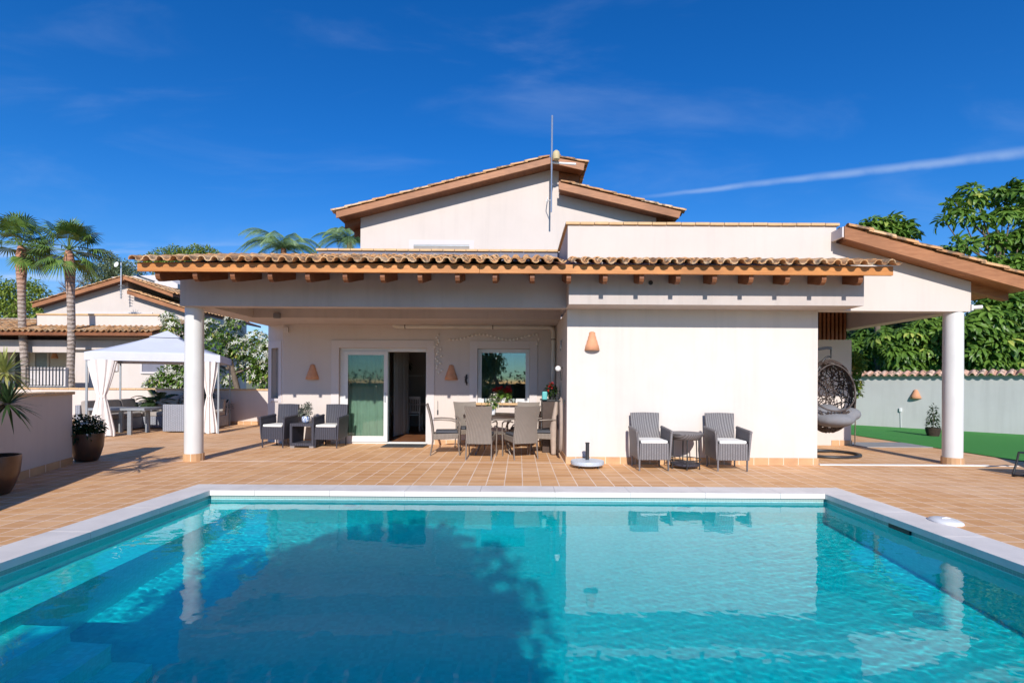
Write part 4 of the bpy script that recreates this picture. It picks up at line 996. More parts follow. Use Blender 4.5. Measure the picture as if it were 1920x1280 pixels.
# basket: open in front-left, woven strands over an egg shape
r_ = random.Random(4); b = MB(); bc = Vector((.03, .0, 1.13)); ra, rb, rc = .46, .42, .70
def egg(th, ph, k=1.0):  # th azimuth, ph elevation
    return bc+Vector((ra*math.cos(ph)*math.cos(th), rb*math.cos(ph)*math.sin(th), rc*math.sin(ph)))*k
def openm(th, ph):  # mouth faces the camera and a little to the right
    d = (math.degrees(th)-(-100)+180) % 360-180
    return abs(d) < 58 and -.35 < ph < 1.0
for i in range(1000):
    th = r_.uniform(0, 2*PI); ph = r_.uniform(-1.25, 1.35); a = r_.choice((0, 0, PI/2, PI/2, PI/3, -PI/3))+r_.uniform(-.5,.5); pts = []
    for s_ in range(8):
        if not openm(th, ph) and abs(ph) < 1.5: pts.append(egg(th, ph, 1+r_.uniform(-.008,.008)))
        else: break
        th += math.cos(a)*.085/max(.3, math.cos(ph)); ph += math.sin(a)*.085; a += r_.uniform(-.35,.35)
    if len(pts) > 2: b.tube(pts, .0085, 4, cap=False)
rim = []
for i in range(37):
    w = 2*PI*i/36; rim.append(egg(R(-100)+R(60)*math.cos(w)*(.9 if math.sin(w) > 0 else 1), .33+.72*math.sin(w)))
b.tube(rim, .014, 8)
b.build('basket', M['rattan'], t)
b = MB()
for (c, r, s) in (((.03,-.14,.70),.37,.42), ((-.20,-.05,.78),.20,.7), ((.32,-.18,.80),.20,.66), ((.05,.10,.80),.26,.7)): b.ball(c, r, 14, s)
o = b.build('cushion', M['cushion_grey'], t, smooth=True); md = o.modifiers.new('re', 'REMESH'); md.mode = 'VOXEL'; md.voxel_size = .03; md.use_smooth_shade = True
md = o.modifiers.new('sm', 'SMOOTH'); md.iterations = 5
# pot and small things under the egg chair
t = thing('climbing_plant', 'bright green climbing plant at the end of the side porch pier', 'plant', (7.6, 11.45, 0))
b = MB(); cloud(b, [((.0,.0,1.55+.12*i),.13) for i in range(-3,5)]+[((.1,0,1.8),.15)], 700, .09, .06, 15, shell=.2, tb=.15); b.build('foliage', M['leaf_bush'], t); b = MB(); b.tube([(0,0,0),(.02,.02,.8),(-.01,0,1.9)], .012, 6); b.build('stem', M['brownbark'], t)

# recliner at the right edge
t = thing('sun_recliner', 'black framed folding sun recliner cut by the right edge of the picture', 'recliner', (8.12, 7.35, 0), R(8))
b = MB()
for s in (-.3, .3):
    b.tube(smooth([(-.62,s,.36),(-.66,s,.2),(-.72,s,.03),(-.66,s,.014),(-.2,s,.02),(.5,s,.02)]), .014, 8)
    b.tube(smooth([(-.62,s,.36),(-.1,s,.34),(.2,s,.30),(.75,s,.75),(.95,s,.95)]), .014, 8)
    b.tube([(.5,s,.02),(.1,s,.5)], .014, 8); b.tube([(-.3,s,.45),(.3,s,.52)], .018, 8)
b.tube([(-.72,-.3,.03),(-.72,.3,.03)], .014, 8); b.build('frame', M['black'], t, auto=60)
b = MB(); pts = [(-.62,.36),(-.1,.32),(.2,.28),(.75,.74),(.95,.95)]; vs = [(x,y,z) for x,z in pts for y in (-.29,.29)]+[(x,y,z-.012) for x,z in pts for y in (-.29,.29)]; n = len(pts)*2
b.add(vs, [(2*i,2*i+1,2*i+3,2*i+2) for i in range(len(pts)-1)]+[(n+2*i+1,n+2*i,n+2*i+2,n+2*i+3) for i in range(len(pts)-1)]+[(0,n,n+1,1),(2,2+n,n,0)][:1]); b.build('sling', M['cushion_dark'], t)

# ---------------------------------------------------------------- gazebo and its lounge set
gA = Vector((-10.28, 12.05, 0)); gB = Vector((-7.80, 13.15, 0)); gx = (gB-gA).normalized(); gL = (gB-gA).length; gy = Vector((-gx.y, gx.x, 0)); gD = 2.55
t = thing('gazebo', 'white fabric gazebo with tied back curtains beyond the left column', 'gazebo', gA, math.atan2(gx.y, gx.x))
zt, ze, zp = 1.98, 2.03, 2.66
b = MB(); c = Vector((gL/2, gD/2, zp)); n = 10; o_ = .04
cor = [Vector((-o_,-o_,ze)), Vector((gL+o_,-o_,ze)), Vector((gL+o_,gD+o_,ze)), Vector((-o_,gD+o_,ze))]
for k in range(4):
    p, q = cor[k], cor[(k+1)%4]; vs = []
    for j in range(n+1):
        u_ = j/n
        for i in range(n+1):
            w = i/n; e = p.lerp(q, w); v_ = e.lerp(c, u_*.97); v_.z -= .03*math.sin(PI*u_)*1.0; vs.append(v_)
    b.add(vs, [(j*(n+1)+i, j*(n+1)+i+1, (j+1)*(n+1)+i+1, (j+1)*(n+1)+i) for j in range(n) for i in range(n)])
o = b.build('canopy', M['canvas'], t, auto=40); md = o.modifiers.new('s', 'SOLIDIFY'); md.thickness = .006
b = MB()
for k in range(4):
    p, q = cor[k], cor[(k+1)%4]; b.add([p, q, q-Vector((0,0,.19)), p-Vector((0,0,.19))], [(0,1,2,3)])
b.build('valance', M['canvas'], t)
b = MB(); s = .34; top = Vector((gL/2, gD/2, zp+.06)); q4 = [Vector((gL/2-s, gD/2-s, zp-.17)), Vector((gL/2+s, gD/2-s, zp-.17)), Vector((gL/2+s, gD/2+s, zp-.17)), Vector((gL/2-s, gD/2+s, zp-.17))]
for q in q4: q.z += .025
b.add(q4+[top], [(0,1,4),(1,2,4),(2,3,4),(3,0,4)]); o = b.build('vent_cap', M['canvas'], t); md = o.modifiers.new('s', 'SOLIDIFY'); md.thickness = .006
for (x, y) in ((0,0),(gL,0),(gL,gD),(0,gD)):
    b = MB(); b.box(x-.02, x+.02, y-.02, y+.02, 0, ze-.02); b.build('post', M['metal_grey'], t)
b = MB(); b.box(0, gL, -.015, .015, ze-.10, ze-.06); b.box(0, gL, gD-.015, gD+.015, ze-.10, ze-.06); b.box(-.015, .015, 0, gD, ze-.10, ze-.06); b.box(gL-.015, gL+.015, 0, gD, ze-.10, ze-.06); b.build('rail', M['metal_grey'], t)
def gcurt(x, y, w, seed):
    b = MB(); r_ = random.Random(seed); n, rows = 96, 30; vs = []; zc = .98
    for j in range(rows+1):
        z = .02+(1.86-.02)*j/rows; u_ = abs(z-zc)
        wd_ = .26+(.74 if z > zc else .62)*min(1, (u_/.85))**.8; fo = .045*(.4+min(1, u_/.6)*.6)
        for i in range(n):
            a = 2*PI*i/n; rx = w*.5*wd_; ry = .085*(.5+.5*wd_)
            m_ = 1+.28*math.sin(9*a+seed+.6*math.sin(z*3))+.10*math.sin(17*a+seed*2+z)
            vs.append((x+rx*math.cos(a)*(1+.06*math.sin(9*a+seed)), y+ry*math.sin(a)*m_+fo*.3*math.sin(9*a), z+.012*math.sin(5*a)*(1 if j == 0 else 0)))
    b.add(vs, [(j*n+i, j*n+(i+1)%n, (j+1)*n+(i+1)%n, (j+1)*n+i) for j in range(rows) for i in range(n)]); o = b.build('curtain', M['curtain'], t, smooth=True)
    b = MB(); b.lathe([(.001,-.04),(.072,-.04),(.078,0),(.072,.04),(.001,.04)], (x, y, zc), 24, w/.40*.8, .8); b.build('tieback', M['curtain'], o, auto=60)
gcurt(.28, .02, .58, 1); gcurt(gL-.20, .02, .42, 4)
# corner sofa, table, armchair box
def sofa():
    t = thing('corner_sofa', 'grey wicker corner sofa with beige cushions under the gazebo', 'sofa', (-10.0, 14.2, 0), R(6))
    def seg(x0, x1, y0, y1):
        b = MB(); b.box(x0, x1, y0, y1, .03, .34); b.build('base', M['wicker_sofa'], t, bevel=.01)
    seg(-1.35, 1.3, .25, .95); seg(-1.35, -.65, -1.1, .25)
    b = MB(); b.box(-1.35, 1.3, .95, 1.07, .03, .72); b.build('backrest', M['wicker_sofa'], t, bevel=.01)
    b = MB(); b.box(-1.47, -1.35, -1.1, 1.07, .03, .72); b.build('backrest', M['wicker_sofa'], t, bevel=.01)
    for x in (-.62, .02, .66): b = MB(); b.box(x, x+.62, .27, .92, .34, .47); b.build('seat_cushion', M['cushion_beige'], t, bevel=.03)
    for y in (-1.08, -.42, .25): b = MB(); b.box(-1.33, -.66, y, y+.64, .34, .47); b.build('seat_cushion', M['cushion_beige'], t, bevel=.03)
    for x in (-.62, .02, .66): b = MB(); b.hexa([(x,.74,.47),(x+.62,.74,.47),(x+.62,.93,.47),(x,.93,.47),(x,.84,.84),(x+.62,.84,.84),(x+.62,.96,.82),(x,.96,.82)]); b.build('back_cushion', M['cushion_beige'], t, bevel=.03)
    for y in (-1.08, -.42, .25): b = MB(); b.hexa([(-1.33,y,.47),(-1.14,y,.47),(-1.14,y+.64,.47),(-1.33,y+.64,.47),(-1.36,y,.82),(-1.24,y,.84),(-1.24,y+.64,.84),(-1.36,y+.64,.82)]); b.build('back_cushion', M['cushion_beige'], t, bevel=.03)
sofa()
p0 = P(181, 770, 12.9); p1 = P(296, 770, 13.2)
t = thing('patio_table', 'grey metal lounge table in front of the gazebo sofa', 'table', (p0.x+.03, 12.95, 0), R(4)); L_ = p1.x-p0.x
b = MB(); b.box(0, L_, -.4, .4, .61, .67); b.build('tabletop', M['metal_grey'], t, bevel=.006)
for x in (.30, L_-.38):
    for y in (-.34, .34): b = MB(); b.box(x-.045, x+.045, y-.03, y+.03, 0, .61); b.build('leg', M['metal_grey'], t, bevel=.003)
p0 = P(307, 800, 13.3); t = thing('lounge_chair', 'boxy grey wicker lounge chair half hidden by the left column', 'armchair', (p0.x, 13.25, 0), R(2))
b = MB(); b.box(0, .86, 0, .12, .03, .74); b.build('backrest', M['wicker_sofa'], t, bevel=.02)
b = MB(); b.box(0, .86, .12, .8, .03, .36); b.build('base', M['wicker_sofa'], t, bevel=.02)
for x in (0, .72): b = MB(); b.box(x, x+.14, .12, .8, .36, .60); b.build('armrest', M['wicker_sofa'], t, bevel=.02)
b = MB(); b.box(.15, .71, .12, .8, .36, .50); b.build('seat_cushion', M['cushion_beige'], t, bevel=.03)
b = MB(); b.box(.66, .72, -.006, 0, .14, .18); b.build('tag', M['steel'], t)

# ---------------------------------------------------------------- big pots at the left
def pot(b, r, h): b.lathe([(r*.52,0),(r*.66,.015),(r*.80,h*.22),(r*.95,h*.52),(r*1.0,h*.85),(r*1.0,h),(r*.93,h),(r*.92,h*.9),(r*.01,h*.88)], n=48)
t = thing('pot_with_yucca', 'large bronze glazed pot with a branching spiky yucca at the left edge', 'potted plant', (-6.22, 5.95, 0))
b = MB(); pot(b, .28, .46); b.build('pot', M['pot'], t, auto=50)
b = MB(); b.lathe([(.255,.415),(.001,.42)], n=24); b.build('soil', M['soil'], t)
h1 = P(8, 700, 5.95)-Vector((-6.22,5.95,0)); h2 = P(14, 758, 5.8)-Vector((-6.22,5.95,0)); h3 = Vector((-.32,.1,1.45))
b = MB(); b.tube(smooth([(.0,.0,.45),(-.05,.02,.8),h1-Vector((.02,0,.12))]), [.045]*6+[.04]*6+[.03], 10); b.tube(smooth([(.03,-.02,.45),(-.06,-.05,.75),(.0,-.08,.95),h2]), .032, 10); b.tube([(-.05,.02,.7),h3], .03, 8); b.build('trunk', M['brownbark'], t, auto=60)
def head(b, c, n, L, seed, tlo, thi, W=.035, droop=.35, zmin=-.5):
    r_ = random.Random(seed)
    for _ in range(n):
        d = rdir(r_);
        while d.z < zmin: d = rdir(r_)
        l = L*r_.uniform(.75,1.1); c = Vector(c); s_ = d.cross(Vector((0,0,1))).normalized() if abs(d.z) < .98 else Vector((1,0,0)); m_ = s_.cross(d)
        vs = []; K = 5
        for i in range(K+1):
            u_ = i/K; p = c+d*(.03+l*u_)-Vector((0,0,droop*l*u_**2.2*(1-.5*d.z))); w = W*(.6+.9*u_ if u_ < .4 else 1-((u_-.4)/.6)**1.5)*.5
            vs += [p-s_*w+m_*w*.25, p+s_*w+m_*w*.25]
        b.add(vs, [(2*i,2*i+1,2*i+3,2*i+2) for i in range(K)], r_.uniform(tlo, thi))
b = MB(); head(b, h1, 120, .34, 2, .3, 1, W=.026, droop=.2); b.build('foliage', M['leaf_yucca_light'], t)
b = MB(); head(b, h2, 110, .33, 3, 0, .9, W=.024, droop=.18, zmin=-.75); head(b, h3, 60, .36, 5, 0, .9); b.build('foliage', M['leaf_yucca_dark'], t)
t = thing('pot_with_flowers', 'dark bronze pot with a bushy white flowering plant at the end of the left wall', 'potted plant', (-7.26, 8.52, 0))
b = MB(); pot(b, .235, .47); b.build('pot', M['pot'], t, auto=50)
b = MB(); cloud(b, [((0,0,.55),.24,.6),((.1,0,.60),.16),((-.12,0,.62),.16),((.0,-.1,.5),.2)], 1500, .075, .035, 20, shell=.3); b.build('foliage', M['leaf_dark'], t)
b = MB(); cloud(b, [((0,-.05,.62),.24,.6),((.1,-.1,.55),.18)], 60, .045, .04, 21, shell=.9); b.build('flowers', M['petal_white'], t)
c0 = P(292, 757, 15.0); t = thing('sago_palm', 'dark spiky sago palm behind the gazebo sofa before the low wall', 'plant', (c0.x, 15.1, 0))
b = MB(); r_ = random.Random(8)
def frond(b, c, az, L, arch, W=.5, n=26, up=.9, tlo=.1, thi=.9, r_=r_, lw=.02, hang=.2):
    c = Vector(c); h = Vector((math.cos(az), math.sin(az), 0)); s_ = Vector((-h.y, h.x, 0)); pts = []
    for i in range(n+1):
        u_ = i/n; pts.append(c+h*(L*u_*(1-.12*u_))+Vector((0,0,up*L*u_-arch*L*u_**2.1)))
    b.tube(pts[::3]+[pts[-1]], .008, 4, cap=False, tint=.6)
    for i in range(2, n):
        u_ = i/n; w = W*L*math.sin(PI*min(1, u_*.9+.1))**.7*.5; tt = r_.uniform(tlo, thi)
        for sg in (-1, 1):
            p = pts[i]; e = p+s_*sg*w*r_.uniform(.85,1.1)+(pts[i]-pts[i-1]).normalized()*w*.55-Vector((0,0,hang*w)); q = p+(pts[i]-pts[i-1]).normalized()*lw*1.6
            m_ = p.lerp(e, .5)+Vector((0,0,.06*w)); b.add([p, q, m_+Vector((0,0,lw*.4)), e, m_-Vector((0,0,lw*.6))], [(0,1,2,4),(4,2,3)], tt)
for k in range(34): frond(b, (0,0,.62), r_.uniform(0, 2*PI), r_.uniform(.6,.85), r_.uniform(.5,1.1), .38, 22, r_.uniform(.3,1.2), 0, .7, lw=.022)
b.build('fronds', M['leaf_dark'], t); b = MB(); b.lathe([(.14,0),(.17,.3),(.13,.62),(.02,.7)], n=14); b.build('trunk', M['brownbark'], t, auto=60)
t = thing('dark_shrub', 'dark round shrub between the sago palm and the left column', 'shrub', (-9.5, 15.3, 0)); b = MB(); cloud(b, blobs_in((0,0,.75), .75, .3, .3, 9, .2, .32, 4), 1500, .11, .05, 25, shell=.4); b.build('foliage', M['leaf_dark'], t); b = MB(); b.tube([(0,0,0),(.02,0,.7)], .03, 6); b.build('trunk', M['brownbark'], t)
# sapling on the lawn
c0 = (11.0, 13.45, .012); t = thing('potted_sapling', 'small sapling in a dark pot standing on the green lawn', 'potted plant', c0)
b = MB(); b.lathe([(.13,0),(.16,.12),(.17,.22),(.15,.22),(.01,.2)], n=18); b.build('pot', M['soil'], t, auto=50)
b = MB(); b.tube([(0,0,.2),(.01,0,.5),(-.02,0,.78)], [.012,.008,.004], 6); b.build('trunk', M['brownbark'], t)
b = MB(); cloud(b, [((0,0,.32+.09*i),.14-.015*i) for i in range(6)], 260, .10, .035, 33, shell=.5); b.build('foliage', M['leaf_dark'], t)

# ================================================================ neighbouring houses
NV = thing('neighbour_villa', 'pale pink neighbouring villa with brown tiled roofs beyond the low wall on the left', 'house', (-18.5, 21, -.1))
def NB(b, name, m, **k): return b.build(name, M[m], NV, world=True, **k)
NP = lambda px, py, Y: P(px, py, Y)
yA, yB, yG, yE = 21.0, 23.5, 26.5, 19.95
xc = NP(135, 700, yA).x; xd = NP(352, 700, yA).x
b = MB(); zb = NP(200, 628, yA).z; b.box(xc, xd, yA, yA+4, -.1, zb); NB(b, 'wall', 'plaster')
b = MB(); zp_ = NP(200, 591, yA).z; x2 = NP(300, 600, yA).x; b.prism([(xc-1.5, zb), (xd, zb), (xd, zb+.05), (x2, zp_-.25), (x2, zp_), (xc-1.5, zp_)], yA+.02, yA+.3); NB(b, 'parapet', 'plaster')
b = MB(); b.box(xc-1.5, x2, yA-.03, yA+.33, zp_, zp_+.06); NB(b, 'parapet_cap', 'captile')
b = MB(); b.box(-32, xc, yB, yB+.3, -.1, 2.9); NB(b, 'wall', 'plaster')
b = MB(); b.box(-32, xc+4.2, yA-.2, yB+.2, 2.62, 3.0); b.box(-32, xc, yA-.25, yA, 2.5, 3.0); NB(b, 'beam', 'beam')
c0 = NP(288, 628, yE); ez = c0.z
b = MB(); b.box(-32, c0.x-.1, yE+.05, yE+.1, ez-.02, ez+.12); NB(b, 'fascia_board', 'wood_dark')
tile_roof('roof_tiles', (-32, yE, ez+.11), (1,0,0), (0,1,.27), (c0.x+32), 3.0, NV, per=.22, seed=31, res=5)
b = MB(); b.prismx([(yE+.1, ez+.1), (yE+3, ez+.1+.27*2.9), (yE+3, ez), (yE+.1, ez)], -32, c0.x-.1); NB(b, 'roof_boarding', 'wood_dark')
b = MB(); b.box(-32, NP(122, 600, 22.9).x, 22.9, 23.2, ez, NP(100, 597, 22.9).z); NB(b, 'parapet', 'trim')
# gable storey
g = lambda px, py: (NP(px, py, yG).x, NP(px, py, yG).z)
b = MB(); gl0 = g(82, 571); pk = g(231, 527); pk2 = g(240, 529); st_ = g(240, 549); gr0 = g(346, 582)
b.prism([(gl0[0], 3), (gr0[0], 3), gr0, st_, pk2, pk, gl0], yG, yG+.3); NB(b, 'wall', 'plaster')
b = MB(); b.box(gl0[0], gl0[0]+.3, yG+.3, yG+7, 3, gl0[1]); NB(b, 'wall', 'plaster'); b = MB(); b.box(st_[0]-.2, st_[0], yG+.3, yG+7, 4, pk2[1]); NB(b, 'wall', 'plaster')
b = MB(); b.box(g(132,0)[0], g(290,0)[0], yG-.04, yG, g(0,589)[1], g(0,584)[1]); NB(b, 'plaster_surround', 'trim')
yv = yG-.5; gv = lambda px, py: (NP(px, py, yv).x, NP(px, py, yv).z)
def verge(p, q, th):
    b = MB(); b.prism([(p[0], p[1]-th), (q[0], q[1]-th), q, p] if q[0] > p[0] else [(q[0], q[1]-th), (p[0], p[1]-th), p, q], yv, yv+.06); NB(b, 'verge_board', 'wood_verge')
    b = MB(); b.prism([(p[0], p[1]-th*.7), (q[0], q[1]-th*.7), (q[0], q[1]-.02), (p[0], p[1]-.02)], yv+.06, yG+7); NB(b, 'roof_boarding', 'wood_dark')
verge(gv(60, 570), gv(233, 518), .19); verge(gv(233, 518), gv(324, 551), .16); verge(gv(238, 544), gv(350, 580), .19)
def slope_tiles(lo, hi, seed):
    d = Vector((hi[0]-lo[0], 0, hi[1]-lo[1])); tile_roof('roof_tiles', (lo[0], yv-.03, lo[1]), (0,1,0), d, 6.0, d.length, NV, per=.3, crs=.5, seed=seed, res=5)
slope_tiles(gv(58, 569), gv(233, 517), 41); slope_tiles(gv(352, 580), gv(238, 543), 42); slope_tiles(gv(325, 551), gv(233, 518), 43)
# windows and door of the neighbour
def nwin(px0, py0, px1, py1, Y, m, name='window', lab=None):
    a = NP(px0, py0, Y); c = NP(px1, py1, Y); b = MB(); f_ = .08
    b.box(a.x-f_, a.x, Y-.06, Y, c.z-f_, a.z+f_); b.box(c.x, c.x+f_, Y-.06, Y, c.z-f_, a.z+f_); b.box(a.x, c.x, Y-.06, Y, a.z, a.z+f_); b.box(a.x, c.x, Y-.08, Y, c.z-f_, c.z)
    w = NB(b, name, 'trim'); b = MB(); b.box(a.x, c.x, Y-.03, Y-.005, c.z, a.z); b.build('pane', M[m], w, world=True)
    if lab: w['label'] = lab
nwin(188, 680, 219, 692, yA, 'yellow', lab='low window with yellow curtain behind the gazebo'); nwin(268, 681, 310, 697, yA, 'parapetgrey')
nwin(68, 662, 90, 722, yB, 'metal_grey'); nwin(30, 660, 52, 728, yB, 'metal_dark')
c = NP(103, 672, yB); cone_lamp('terracotta cone lamp on the shaded porch wall of the neighbouring villa', (c.x, yB, c.z), h=.36, r=.15)
t = thing('porch_railing', 'white neighbour balustrade panel with thin dark bars behind the palm trunks', 'railing', (NP(60, 722, 19.7).x, 19.7, -.1))
x0, x1 = NP(52, 722, 19.7).x, NP(121, 722, 19.7).x; b = MB(); b.box(x0, x1, 19.75, 19.9, -.1, NP(0, 688, 19.7).z); b.build('panel', M['trim'], t, world=True)
b = MB(); zt = NP(0, 686, 19.7).z; zl = NP(0, 721, 19.7).z; b.box(x0, x1, 19.62, 19.65, zl-.03, zl)
b.box(x0, x1, 19.62, 19.65, zt-.1, zt-.07)
for i in range(12): x = x0+(x1-x0)*i/11; b.box(x-.012, x+.012, 19.62, 19.645, zl, zt)
b.build('bars', M['metal_dark'], t, world=True)
# antenna on the neighbour
t = thing('tv_antenna', 'small dish and aerial mast on the gable of the neighbouring villa', 'antenna', NP(226, 560, 25.9)); b = MB(); b.tube([NP(227, 560, 25.9), NP(227, 492, 25.9)], .03, 6); b.build('mast', M['steel'], t, world=True)
b = MB(); c = NP(221, 497, 25.8); b.tube([c, c+Vector((-.02,-.08,.02))], [.02,.14], 12); b.build('dish', M['potwhite'], t, world=True); b = MB()
for k in range(5): b.tube([NP(222+k, 534+k*6, 25.9), NP(233-k, 536+k*5, 25.8)], .015, 5)
b.build('aerial', M['metal_grey'], t, world=True)
# house further back with solar panels
FH = thing('distant_house', 'distant pale house with dark solar panels showing over the neighbouring gable', 'house', (-30, 40, -.1))
b = MB(); a0 = P(235, 560, 40); a1 = P(335, 560, 40); b.box(a0.x, a1.x, 40, 50, -.1, P(0, 538, 40).z); b.build('wall', M['plaster'], FH, world=True)
b = MB(); q0 = P(208, 517, 39.5); q1 = P(300, 515, 39.5); q2 = P(333, 532, 39.5); q3 = P(250, 528, 39.5)
b.prism([(q3.x, q3.z-.25), (q2.x, q2.z-.35), (q2.x, q2.z), (q1.x, q1.z), (q0.x, q0.z-.1)], 39.5, 50); b.build('roof', M['trim'], FH, world=True)
b = MB(); q0 = P(250, 514, 39.2); q1 = P(272, 512, 39.2); q2 = P(326, 529, 39.2)
b.add([(q0.x,39.3,q0.z),(P(285,526,39.3).x,39.3,P(285,526,39.3).z),(q2.x,42,q2.z+.2),(P(300,513,39.3).x,44,P(300,513,39.3).z+.3)], [(0,1,2,3)]); b.build('solar_panel', M['solar'], FH, world=True)

# ================================================================ trees
def limbs(b, base, top, r0, blobs, seed, n=8, tint=None):
    r_ = random.Random(seed); base = Vector(base); top = Vector(top); m_ = base.lerp(top, .5)+Vector((r_.uniform(-.2,.2), r_.uniform(-.1,.1), 0))
    b.tube(smooth([base, m_, top], 5), [r0*(1-.55*i/10) for i in range(11)], 9, tint=tint)
    for i in range(min(n, len(blobs))):
        c = Vector(blobs[i][0]); s_ = base.lerp(top, r_.uniform(.55, 1)); b.tube(smooth([s_, s_.lerp(c, .5)+Vector((0,0,-.1)), c], 4), [r0*.42*(1-.75*k/8) for k in range(9)], 6, tint=tint)
def fan_palm(name, label, px, py0, Y, seed, lean=0, tr=.13):
    top = P(px, py0, Y); bs = Vector((P(px+lean, 740, Y).x, Y, -.1)); t = thing(name, label, 'palm', bs, 0, 'fan palms beyond the wall'); h = top-bs; r_ = random.Random(seed)
    b = MB(); b.tube(smooth([(0,0,0), h*.5+Vector((-.12*(1 if lean > 0 else -1),0,0)), h], 10), [tr*1.3-.02*i*.1 for i in range(6)]+[tr]*9+[tr*1.1,tr*1.3,tr*1.5,tr*1.4,tr*1.2,tr*.8], 12)
    b.build('trunk', M['palmbark'], t, auto=60)
    b = MB()
    for k in range(34):
        az = r_.uniform(0, 2*PI); el = R(r_.uniform(-55, 60)) if k > 4 else R(r_.uniform(55, 85)); d = Vector((math.cos(az)*math.cos(el), math.sin(az)*math.cos(el), math.sin(el)))
        pl = r_.uniform(.6, .85); c = h+Vector((0,0,.05))+d*pl; b.tube([h+d*.05, c], .012, 4, cap=False, tint=.8)
        s_ = d.cross(Vector((0,0,1))).normalized(); up = s_.cross(d).normalized(); fr_ = r_.uniform(.62,.82); dry = el < R(-50)
        for j in range(21):
            a = R(-100+10*j); dd = (d*math.cos(a)+s_*math.sin(a)); l = fr_*(.75+.25*math.cos(a)); tip = c+dd*l-Vector((0,0,.30*l*(1+.6*abs(math.sin(a)))*r_.uniform(.7,1.3))); m1 = c+dd*l*.55-Vector((0,0,.05*l)); w = s_*math.cos(a)*.028-d*math.sin(a)*.028
            b.add([c, m1+w, tip, m1-w], [(0,1,2,3)], r_.uniform(.1,.75))
    b.build('crown', M['leaf_palm'], t)
fan_palm('fan_palm', 'left one of the two slender fan palms, nearest the picture edge', 40, 462, 20.5, 1, 16)
fan_palm('fan_palm', 'right one of the two slender fan palms, in front of the neighbouring gable', 129, 470, 20, 2, -1)
def feather_palm(label, px, py, Y, seed, L=2.6):
    top = P(px, py, Y); t = thing('feather_palm', label, 'palm', (top.x, Y, -.1), 0, 'feather palms behind the villa'); r_ = random.Random(seed); z = top.z+.1
    b = MB(); b.tube([(0,0,0),(.05,0,z*.5),(0,0,z)], [.2,.16,.12], 10); b.build('trunk', M['palmbark'], t, auto=60)
    b = MB()
    for k in range(24): frond(b, (0,0,z), 2*PI*k/24+r_.uniform(-.15,.15), L*r_.uniform(.8,1.1), r_.uniform(.7,1.15), .38, 44, r_.uniform(.45,1.1), 0, 1, r_, lw=.02, hang=.8)
    b.build('crown', M['leaf_feather'], t)
feather_palm('feathery palm crown left of the upper storey above the porch roof', 532, 466, 25, 3, 2.3)
feather_palm('feathery palm crown touching the left edge of the upper storey', 655, 455, 26, 4, 2.2)

# flowering tree behind the gazebo
def stars(b, blobs, n, size, seed):
    r_ = random.Random(seed)
    for _ in range(n):
        c, r, *s = r_.choice(blobs); d = rdir(r_, .15); d.y = -abs(d.y) if r_.random() < .6 else d.y; p = Vector(c)+Vector((d.x,d.y,d.z*.8))*r*r_.uniform(.95,1.12); a1 = d.orthogonal().normalized(); a2 = d.cross(a1)
        for k in range(5):
            a = 2*PI*k/5+r_.random()*.3; e = a1*math.cos(a)+a2*math.sin(a); f_ = a1*-math.sin(a)+a2*math.cos(a); l = size*r_.uniform(.7,1.2)
            b.add([p, p+e*l*.5+f_*l*.16+d*.01, p+e*l+d*.02, p+e*l*.5-f_*l*.16+d*.01], [(0,1,2,3)], r_.random())
def tree(name, label, cat, base, blobs, n, L, W, mat, seed, r0=.15, group=None, flowers=0, fsize=.13, top=None, nl=9, up=.2, bark='brownbark', droop=.3, shell=.45, tb=0):
    bl = [((c[0]-base[0], c[1]-base[1], c[2]-base[2]), *r) for c, *r in blobs]
    t = thing(name, label, cat, base, 0, group); cz = sum(q[0][2] for q in bl)/len(bl); cx = sum(q[0][0] for q in bl)/len(bl)
    b = MB(); limbs(b, (0,0,0), top or (cx*.8, 0, cz*1.05), r0, bl, seed, nl); b.build('trunk', M[bark], t, auto=60)
    b = MB(); cloud(b, bl, n, L, W, seed, up, droop, shell, tb=tb); b.build('crown', M[mat], t)
    if flowers: b = MB(); stars(b, bl, flowers, fsize, seed+1); b.build('flowers', M['petal_white'], t)
    return t
def pblobs(pts, Y, s=1): return [((*P(px, py, Y+dy),), r, .85) for px, py, r, dy in pts]
tree('silk_floss_tree', 'leafy tree covered in white star flowers behind the left column', 'tree', (P(462, 700, 18.2).x, 18.2, -.1),
     pblobs([(330,625,.45,0),(352,655,.5,.4),(325,610,.3,-.3),(392,618,.45,.2),(410,650,.5,-.3),(430,625,.45,.5),(455,655,.5,0),(480,640,.45,.3),(492,670,.5,-.2),(470,690,.5,.4),(495,705,.5,0),(440,600,.3,0),(400,690,.35,.6),(430,715,.25,.3),(300,640,.25,0),(318,598,.25,0),(515,650,.5,0),(520,690,.6,0)], 18.2), 5200, .17, .09, 'leaf_bush', 50, .13, flowers=620, fsize=.115, tb=.12, shell=.3)
tree('flowering_shrub', 'green shrub with white flowers under the gazebo roof behind the wall', 'shrub', (P(330, 700, 17.6).x, 17.6, -.1),
     pblobs([(320,700,.4,0),(345,690,.42,.2),(300,715,.35,0),(360,715,.4,0),(335,722,.4,0),(282,722,.22,0),(375,700,.35,.2)], 17.6), 2200, .14, .075, 'leaf_bush', 51, .07, flowers=110, fsize=.10, tb=.08, shell=.3)
